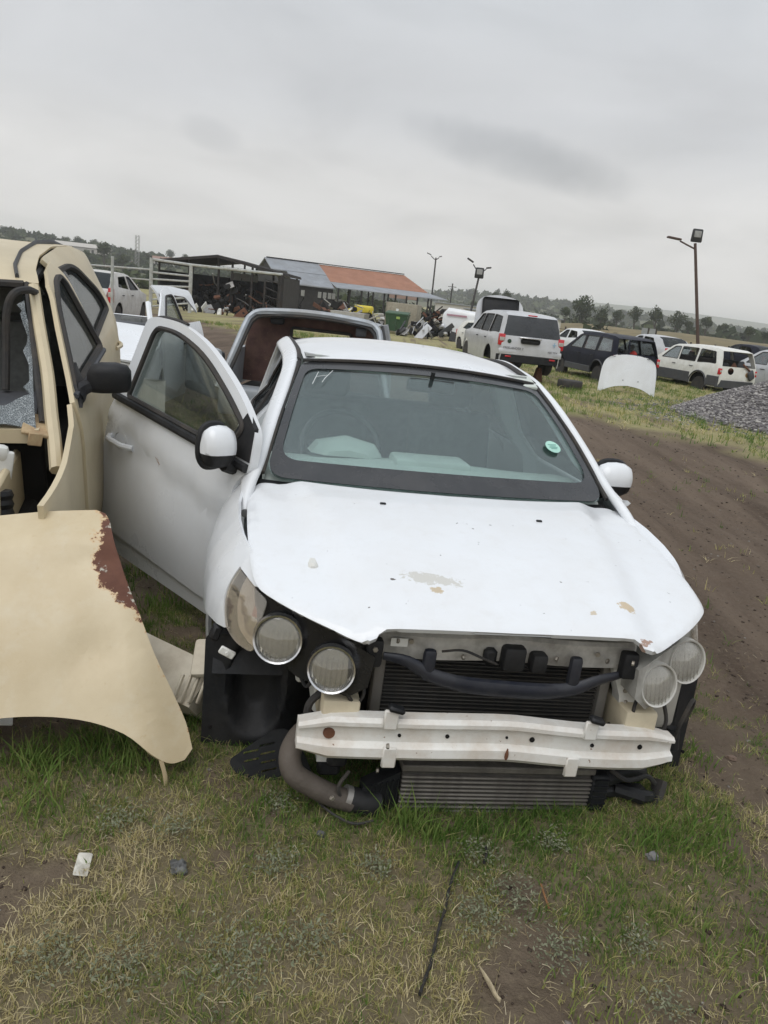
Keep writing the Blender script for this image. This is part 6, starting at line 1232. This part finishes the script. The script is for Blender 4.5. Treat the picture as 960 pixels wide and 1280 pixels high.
for (px, py, rp, Y, lb) in ((5, 286, 6, 420, 'leftmost tree on the hill skyline'), (26, 293, 5, 420, 'second tree from the left on the hill skyline'), (52, 295, 9, 400, 'broad flat tree on the skyline above the beige roof'), (82, 300, 7, 420, 'first of a row of skyline trees right of the beige roof'), (97, 301, 7, 420, 'second of a row of skyline trees right of the beige roof'), (118, 304, 6, 420, 'third of a row of skyline trees right of the beige roof'), (190, 318, 5, 430, 'skyline tree right of the lattice mast'), (213, 318, 7, 440, 'rounded skyline tree above the pipe stockade'), (232, 320, 6, 440, 'last skyline tree left of the shed roof')):
    tree(px, py, rp, Y, lb, 1.1, .95)
# woods that read as one mass
def wood(name, label, n, sample, seed, leaf=.55, per=26):
    rd = np.random.default_rng(seed); P, S_ = [], []
    for _ in range(n):
        x, y, z, r = sample(rd); P.append((x, y, z)); S_.append(r)
    P = np.array(P); S_ = np.array(S_); ci = np.repeat(np.arange(n), per); m_ = len(ci)
    d = rd.normal(size=(m_, 3)); d /= np.linalg.norm(d, axis=1)[:, None]; d[:, 2] = np.abs(d[:, 2]) * 1.1
    p = P[ci] + d * (S_[ci] * rd.uniform(.5, 1.05, m_))[:, None]; a = rd.normal(size=(m_, 3)); a /= np.linalg.norm(a, axis=1)[:, None]; b_ = np.cross(a, d); b_ /= np.linalg.norm(b_, axis=1)[:, None] + 1e-6
    s_ = (S_[ci] * leaf * rd.uniform(.6, 1.2, m_))[:, None]; V = np.stack([p - a * s_, p + b_ * s_ * .8, p + a * s_, p - b_ * s_ * .8], 1).reshape(-1, 3)
    o = npmesh(name, V, np.arange(m_ * 4, dtype=np.int32).reshape(-1, 4), LEAF, np.clip(rd.uniform(0, .8, n)[ci] + rd.uniform(-.1, .2, m_), 0, 1).repeat(4)); o['kind'] = 'stuff'; o['label'] = label
def hz_(hf, x, y, y0, y1): return -1.3 + hf(x, y) * math.sin(math.pi * min(1, (y - y0) / (y1 - y0) * .98)) ** 1.2
def s_left(rd):
    x = -rd.uniform(20, 330); y = rd.uniform(240, 430); return x, y, hz_(left_h, x, y, 190, 620), rd.uniform(1.6, 3.2)
wood('hillside_wood', 'wooded hillside on the left behind the yard', 900, s_left, 4)
def s_mid(rd):
    x = rd.uniform(-60, 760); y = rd.uniform(500, 740); return x, y, hz_(mid_h, x, y, 480, 1000), rd.uniform(2.5, 5.5)
wood('valley_wood', 'hazy wood on the middle hills', 900, s_mid, 5)
def s_bank(rd):
    x = rd.uniform(20, 190); y = rd.uniform(185, 300); return x, y, -1.0, rd.uniform(1.5, 3.4) * (1 if rd.random() < .8 else 1.4)
wood('field_edge_wood', 'line of bushes along the far field edge', 230, s_bank, 6, .4, 40)
def s_back(rd):
    x = rd.uniform(-75, 40); y = rd.uniform(110, 190); return x, y, -1.0, rd.uniform(1.0, 2.2)
wood('yard_back_bushes', 'bushes along the back of the yard behind the buildings', 260, s_back, 7, .45, 36)
# pale houses on the left hill and town specks
HW = mat('far_house_wall', (.50, .47, .43), .9); HR = mat('far_house_roof', (.28, .17, .13), .9)
for i, (px, py, w_, lb) in enumerate(((103, 309, 22, 'long pale roof among the skyline trees on the left hill'), (150, 330, 10, 'pale house on the left hillside left of the mast'), (205, 326, 9, 'reddish house on the left hillside right of the mast'), (505, 362, 9, 'far brick house behind the orange roof end'))):
    Y = 330 if i < 3 else 260; q = W3(px, py, Y); e_ = empty('far_house', (q.x, Y, q.z - 3)); tag(e_, lb, 'house', 'far houses')
    build('wall', [rbox(w_, 6, 3, .05, 1, (0, 0, 1.5))], HW if i != 3 else HR, e_); build('roof', [prism([(-3.4, 3), (3.4, 3), (0, 4.6)], w_ + .8, 'X')], HW if i == 0 else HR, e_)
    for k in range(2): build('window', [rbox(1.0, .1, 1.1, .02, 1, (-w_ / 4 + k * w_ / 2, -3.02, 1.7))], dw_, e_)
# ------------------------------------------------------------------ grass
GRASS = tint_mat('grass_blades', [(0, (.09, .175, .034)), (.28, (.18, .26, .064)), (.52, (.36, .345, .125)), (.76, (.53, .45, .225)), (1, (.68, .59, .36))], .7, .35)
def blades(name, label, pts, hh, ww, lean, tint, seed):
    rd = np.random.default_rng(seed); pts = np.array(pts); n = len(pts); a = rd.uniform(0, 6.283, n); b_ = rd.uniform(0, 6.283, n)
    hh, ww, lean = np.array(hh), np.array(ww), np.array(lean)
    wx, wy = np.cos(a) * ww, np.sin(a) * ww; lx, ly = np.cos(b_) * lean, np.sin(b_) * lean
    V = np.zeros((n, 5, 3), np.float32); up = hh * np.sqrt(np.clip(1 - np.clip(lean / np.maximum(hh, 1e-4), 0, .97) ** 2, .02, 1))
    V[:, 0] = pts + np.stack([-wx, -wy, -.004 * np.ones(n)], 1); V[:, 1] = pts + np.stack([wx, wy, -.004 * np.ones(n)], 1)
    V[:, 2] = pts + np.stack([-wx * .7 + lx * .35, -wy * .7 + ly * .35, up * .58], 1); V[:, 3] = pts + np.stack([wx * .7 + lx * .35, wy * .7 + ly * .35, up * .58], 1)
    V[:, 4] = pts + np.stack([lx, ly, up], 1)
    f = np.array([(0, 1, 3), (0, 3, 2), (2, 3, 4)], np.int32); F = (f[None] + (np.arange(n) * 5)[:, None, None]).reshape(-1, 3)
    o = npmesh(name, V.reshape(-1, 3), F, GRASS, np.clip(np.array(tint), 0, 1).repeat(5)); o['kind'] = 'stuff'; o['label'] = label; return o
carinv = car.matrix_basis.inverted()
def lush(x, y):       # taller green grass round the wreck's nose and along its flanks
    p = carinv @ Vector((x, y, .1)); fx = max(0, abs(p.x) - .78); fy = max(0, .12 - p.y, p.y - 3.9); d = math.hypot(fx, fy)
    return .75 * math.exp(-(d / .13) ** 2) * (.55 + .9 * max(0, fbm(x + 5, y, 3.0, 2) + .25))
def field(n, x0, x1, y0, y1, scale, seed, cone=.62):
    rd = random.Random(seed); P, H, Wd, Ln, T = [], [], [], [], []
    while len(P) < n:
        x, y = rd.uniform(x0, x1), rd.uniform(y0, y1)
        if abs(x) > y * cone + .5: continue
        tr = track(x, y)[0]; ba = bare(x, y); lu = lush(x, y) if y < 7 else 0
        if rd.random() > (1 - tr * .985) * (1 - ba * .96) + lu * .8 * (1 - tr * .7): continue
        cx_, cy_ = x, y; g1 = fbm(x + 40, y, 1.3, 3); dry = .31 + .55 * g1 + .16 * fbm(x, y + 30, 5, 2) - .40 * lu + .10 * sm(2.0, 1.2, y) + .10 * ba
        k = 2 + int(rd.random() * 9); tj = rd.gauss(0, .20); hj = rd.uniform(.7, 1.45)
        for _ in range(k):
            px_, py_ = cx_ + rd.gauss(0, .009) * scale, cy_ + rd.gauss(0, .009) * scale
            h = rd.uniform(.010, .030) * scale * hj * (1 + 1.1 * lu * rd.random()) * (1 + .5 * max(0, -g1)); fl = rd.random() < .28 + .25 * max(0, g1)
            t_ = dry + tj + rd.gauss(0, .09) + (.22 if fl else 0)
            if fl: h *= 1.5
            P.append((px_, py_, ground_h(px_, py_) - .002)); H.append(h); Wd.append(rd.uniform(.0008, .0018) * scale); Ln.append(h * (rd.uniform(.85, .97) if fl else rd.uniform(.15, .7))); T.append(t_)
    return P, H, Wd, Ln, T
blades('grass', 'short patchy grass in the foreground', *field(150000, -1.7, 1.8, 1.0, 3.3, 1.0, 1), 1)
blades('grass', 'rough grass around and behind the wrecks', *field(60000, -4.5, 5.0, 3.3, 9.5, 2.0, 2), 2)
blades('grass', 'grass strip and field beyond the track', *field(70000, -14, 15, 9.5, 32, 4.0, 3), 3)
def tall(n, seed, spots):
    rd = random.Random(seed); P, H, Wd, Ln, T = [], [], [], [], []
    for (x, y, r, k, hm_, tn) in spots:
        for _ in range(k):
            px_, py_ = rd.gauss(x, r), rd.gauss(y, r); h = hm_ * rd.uniform(.45, 1.1)
            P.append((px_, py_, ground_h(px_, py_))); H.append(h); Wd.append(rd.uniform(.0018, .0032)); Ln.append(h * rd.uniform(.2, .8)); T.append(tn + rd.gauss(0, .08))
    return P, H, Wd, Ln, T
def cw(x, y): p = car.matrix_basis @ Vector((x, y, .15)); return p.x, p.y
sp_ = [(*cw(x, random.uniform(.02, .14)), .045, random.randint(10, 55), random.uniform(.03, .07), .24) for x in np.linspace(-.30, .68, 18)] + [(*cw(-.24, .12), .03, 45, .14, .22), (*cw(.56, .02), .04, 80, .08, .16), (*cw(.74, .15), .05, 70, .08, .18), (*cw(.70, .0), .04, 50, .07, .18)]
for (px, py, k, hm_, tn) in ((45, 1010, 70, .12, .28), (60, 960, 90, .12, .22), (110, 940, 80, .10, .2), (160, 960, 80, .10, .22), (30, 960, 80, .12, .25), (330, 1015, 60, .05, .1), (885, 1060, 90, .06, .2), (665, 1005, 80, .07, .12), (730, 1110, 60, .05, .25), (890, 1190, 60, .05, .25), (745, 1265, 80, .05, .4), (130, 830, 80, .12, .2), (200, 760, 100, .10, .2), (240, 900, 100, .08, .15), (200, 720, 80, .12, .2), (110, 600, 140, .30, .35), (870, 950, 80, .06, .2), (120, 1050, 60, .05, .3), (960, 1190, 80, .05, .3), (560, 1050, 80, .06, .2)):
    q = gnd(px, py, ground_h(*gnd(px, py).to_2d())); sp_.append((q.x, q.y, .05, k, hm_, tn))
blades('grass_tufts', 'tall green tufts round the front of the white hatchback', *tall(0, 5, sp_), 5)
# grey-green weeds with small leaves
WEED = tint_mat('weed_leaves', [(0, (.13, .145, .085)), (.6, (.20, .215, .135)), (1, (.29, .29, .20))], .8, .2)
wv, wf, wtint = [], [], []
rdw = random.Random(9)
for (px, py, n_, r_) in ((345, 1085, 60, .07), (290, 1200, 110, .12), (150, 1210, 70, .09), (60, 1195, 50, .07), (350, 1010, 40, .05), (640, 1120, 70, .09), (700, 1190, 60, .08), (595, 1150, 70, .08), (470, 1090, 40, .05), (600, 1070, 50, .06), (835, 1250, 40, .06), (390, 1180, 50, .07), (690, 1060, 40, .05), (150, 1030, 50, .07), (220, 1040, 40, .06), (800, 1180, 40, .05)):
    c_ = gnd(px, py)
    for _ in range(n_ * 4):
        x, y = rdw.gauss(c_.x, r_ * .5), rdw.gauss(c_.y, r_ * .5); z = ground_h(x, y) + rdw.uniform(.006, .034); a_ = rdw.uniform(0, 6.28); l_ = rdw.uniform(.006, .014); w_ = l_ * rdw.uniform(.16, .3); u_ = rdw.uniform(-.3, .8) * l_
        ca, sa = math.cos(a_), math.sin(a_); o_ = len(wv)
        wv += [(x, y, z), (x + ca * l_ * .5 - sa * w_, y + sa * l_ * .5 + ca * w_, z + u_ * .6), (x + ca * l_, y + sa * l_, z + u_), (x + ca * l_ * .5 + sa * w_, y + sa * l_ * .5 - ca * w_, z + u_ * .6)]; wf.append((o_, o_ + 1, o_ + 2, o_ + 3)); wtint += [rdw.random()] * 4
wd_ = npmesh('weeds', np.array(wv), np.array(wf, np.int32), WEED, np.array(wtint)); wd_['kind'] = 'stuff'; wd_['label'] = 'low grey-green weeds creeping through the foreground grass'
# clods and pebbles on the track and soil
CLOD = tint_mat('clods', [(0, (.035, .025, .019)), (.6, (.085, .062, .047)), (.9, (.14, .115, .095)), (1, (.27, .25, .22))])
pp, ss = [], []; rdc = random.Random(4)
while len(pp) < 15000:
    y = 1.0 + 13 * rdc.random() ** 1.8; x = rdc.uniform(-.7, .75) * y
    tr = track(x, y)[0]; w_ = max(tr, .35 * bare(x, y))
    if rdc.random() < w_: pp.append((x, y, ground_h(x, y))); ss.append((.0015 + .008 * rdc.random() ** 5) * (1 + .10 * y))
cl_ = pebbles('soil_clods', pp, ss, CLOD, 3); cl_['kind'] = 'stuff'; cl_['label'] = 'small clods and pebbles on the dirt track'
# straw litter lying flat
STRAW = tint_mat('straw', [(0, (.17, .13, .075)), (.6, (.29, .235, .14)), (1, (.44, .38, .27))], .8)
sv_, sf_, stt = [], [], []; rds = random.Random(6)
while len(sf_) < 6400:
    y = 1.05 + 2.6 * rds.random() ** 1.4; x = rds.uniform(-.6, .72) * y
    if rds.random() > .25 + .75 * max(0, fbm(x + 3, y + 8, 2.2, 3) + .2): continue
    z = ground_h(x, y) + rds.uniform(.004, .016); a_ = rds.uniform(0, 6.28); l_ = rds.uniform(.008, .034); w_ = rds.uniform(.0004, .0009); ca, sa = math.cos(a_), math.sin(a_); bnd = rds.uniform(-.25, .25) * l_; o_ = len(sv_)
    for q, s_ in ((-1, -1), (0, 0), (1, 1)):
        ox, oy = ca * l_ * q / 2 - sa * bnd * (1 - q * q), sa * l_ * q / 2 + ca * bnd * (1 - q * q)
        sv_ += [(x + ox - sa * w_, y + oy + ca * w_, z + .004 * q), (x + ox + sa * w_, y + oy - ca * w_, z + .004 * q + .001)]
    sf_ += [(o_, o_ + 1, o_ + 3, o_ + 2), (o_ + 2, o_ + 3, o_ + 5, o_ + 4)]; stt += [rds.random()] * 6
so = npmesh('straw', np.array(sv_), np.array(sf_, np.int32), STRAW, np.array(stt)); so['kind'] = 'stuff'; so['label'] = 'dry straw scattered over the soil'
# ------------------------------------------------------------------ small things lying in the grass
def on(px, py, dz=0.0): q = gnd(px, py); return Vector((q.x, q.y, ground_h(q.x, q.y) + dz))
PAP = mat('crumpled_paper', (.58, .56, .50), .9, var=.2, scale=40, bump=.4, dirt=(.3, .26, .2), dirt_amt=.5, dirt_scale=20)
pz = on(103, 1083, .016); o = sheet('paper_scrap', rnd([(-.022, -.03, .004), (.014, -.034, .004), (.024, .026, .003), (-.012, .034, .006)], .004, 2), lambda u, v: (u, v, .006 * math.sin(u * 120) * math.sin(v * 90)), PAP, None, cell=.008, thick=.0012, out=(0, 0, 1)); o.location = pz; o.rotation_euler = (.35, .1, .35); tag(o, 'crumpled white paper scrap on the grass in the left foreground', 'litter')
def stone(name, px, py, r, mt, label, cat, flat=.7, seed=0):
    bm = bmesh.new(); bmesh.ops.create_icosphere(bm, subdivisions=3, radius=1.0)
    for v in bm.verts: d = v.co.normalized(); v.co = d * (1 + .45 * mn.fractal(d * 1.3 + Vector((seed, 0, 0)), 1.0, 2.0, 4)); v.co = Vector((v.co.x * r, v.co.y * r * .85, v.co.z * r * flat))
    me = bpy.data.meshes.new(name); bm.to_mesh(me); bm.free(); finish(me, 30); o = newobj(name, me, mt); o.location = on(px, py, r * flat * .55); tag(o, label, cat); return o
stone('speckled_rock', 223, 1085, .024, mat('black_white_rock', (.035, .035, .035), .6, col2=(.16, .16, .155), scale=45), 'black and white speckled lump right of the paper scrap', 'rock', .75, 3)
stone('grey_stone', 400, 1046, .014, mat('grey_stone', (.09, .09, .095), .8, var=.2), 'small dark round stone below the hose', 'stone', .8, 5)
stone('grey_stone', 815, 1070, .017, mat('pale_stone', (.17, .165, .165), .85, var=.25), 'grey stone in the grass below the right headlight', 'stone', .7, 8)
stone('grey_stone', 915, 943, .02, mat('brown_stone', (.16, .11, .08), .9, var=.25), 'flat brown stone on the edge of the dirt track', 'stone', .4, 12)
STR = mat('black_strap', (.014, .014, .015), .7, bump=.4, bscale=300, dirt=(.12, .10, .08), dirt_amt=.4, dirt_scale=30)
sp2 = [on(px, py, .012 + .006 * math.sin(i * 1.9)) for i, (px, py) in enumerate(((573, 1082), (566, 1100), (560, 1118), (556, 1140), (549, 1162), (543, 1185), (538, 1206), (531, 1228), (524, 1248)))]
tag(build('black_strap', [tube(crv(sp2, 5), [.0065 + .0014 * math.sin(i * 1.3) for i in range(41)], 7, flat=.6)], STR), 'frayed black strap lying down the foreground grass', 'strap')
sp3 = [on(px, py, .018) for px, py in ((606, 1064), (607, 1074), (604, 1084))]
tag(build('strap_stub', [tube(crv(sp3, 4), .007, 7, flat=.6)], STR), 'short black strap end under the intercooler', 'strap')
HUSK = mat('dry_husk', (.50, .42, .28), .85, var=.25, scale=60, bump=.4, bscale=200)
hk = [on(px, py, .014) for px, py in ((597, 1212), (604, 1224), (612, 1238), (619, 1252), (624, 1258))]
tag(build('dry_husk', [tube(crv(hk, 4), [.001 + .009 * math.sin(min(1, i / 13) * 2.4) for i in range(17)], 7, flat=.35)], HUSK), 'pale dry maize husk on the soil in the foreground', 'husk')
tw = [on(px, py, .012) for px, py in ((676, 1106), (681, 1122), (686, 1136))]
tag(build('rusty_twig', [tube(tw, .0028, 5)], mat('twig_orange', (.25, .12, .05), .8)), 'thin orange-brown twig on the soil right of the strap', 'twig')
q = on(2, 912, .05); o = build('white_shard', [rbox(.07, .05, .008, .003, 1)], WHITE_OLD); o.location = q; o.rotation_euler = (.3, .2, .5); tag(o, 'white plastic shard peeking out under the loose beige hood', 'shard')
# ------------------------------------------------------------------ hazy air
hm_ = bpy.data.materials.new('haze_air'); hm_.use_nodes = True; ht = hm_.node_tree; ht.nodes.clear()
pv = N(ht, 'ShaderNodeVolumePrincipled'); pv.inputs['Color'].default_value = (.96, .975, 1.0, 1); pv.inputs['Density'].default_value = .00055; pv.inputs['Anisotropy'].default_value = .2
ho_ = N(ht, 'ShaderNodeOutputMaterial'); Lk(ht, pv.outputs[0], ho_.inputs['Volume'])
hz = build('haze', [([(x, y, z) for z in (-4, 70) for x, y in ((-3300, -120), (3300, -120), (3300, 2900), (-3300, 2900))], [(0, 3, 2, 1), (4, 5, 6, 7), (0, 1, 5, 4), (1, 2, 6, 5), (2, 3, 7, 6), (3, 0, 4, 7)])], hm_); hz['kind'] = 'stuff'; hz['label'] = 'thin pale haze over the far hills'
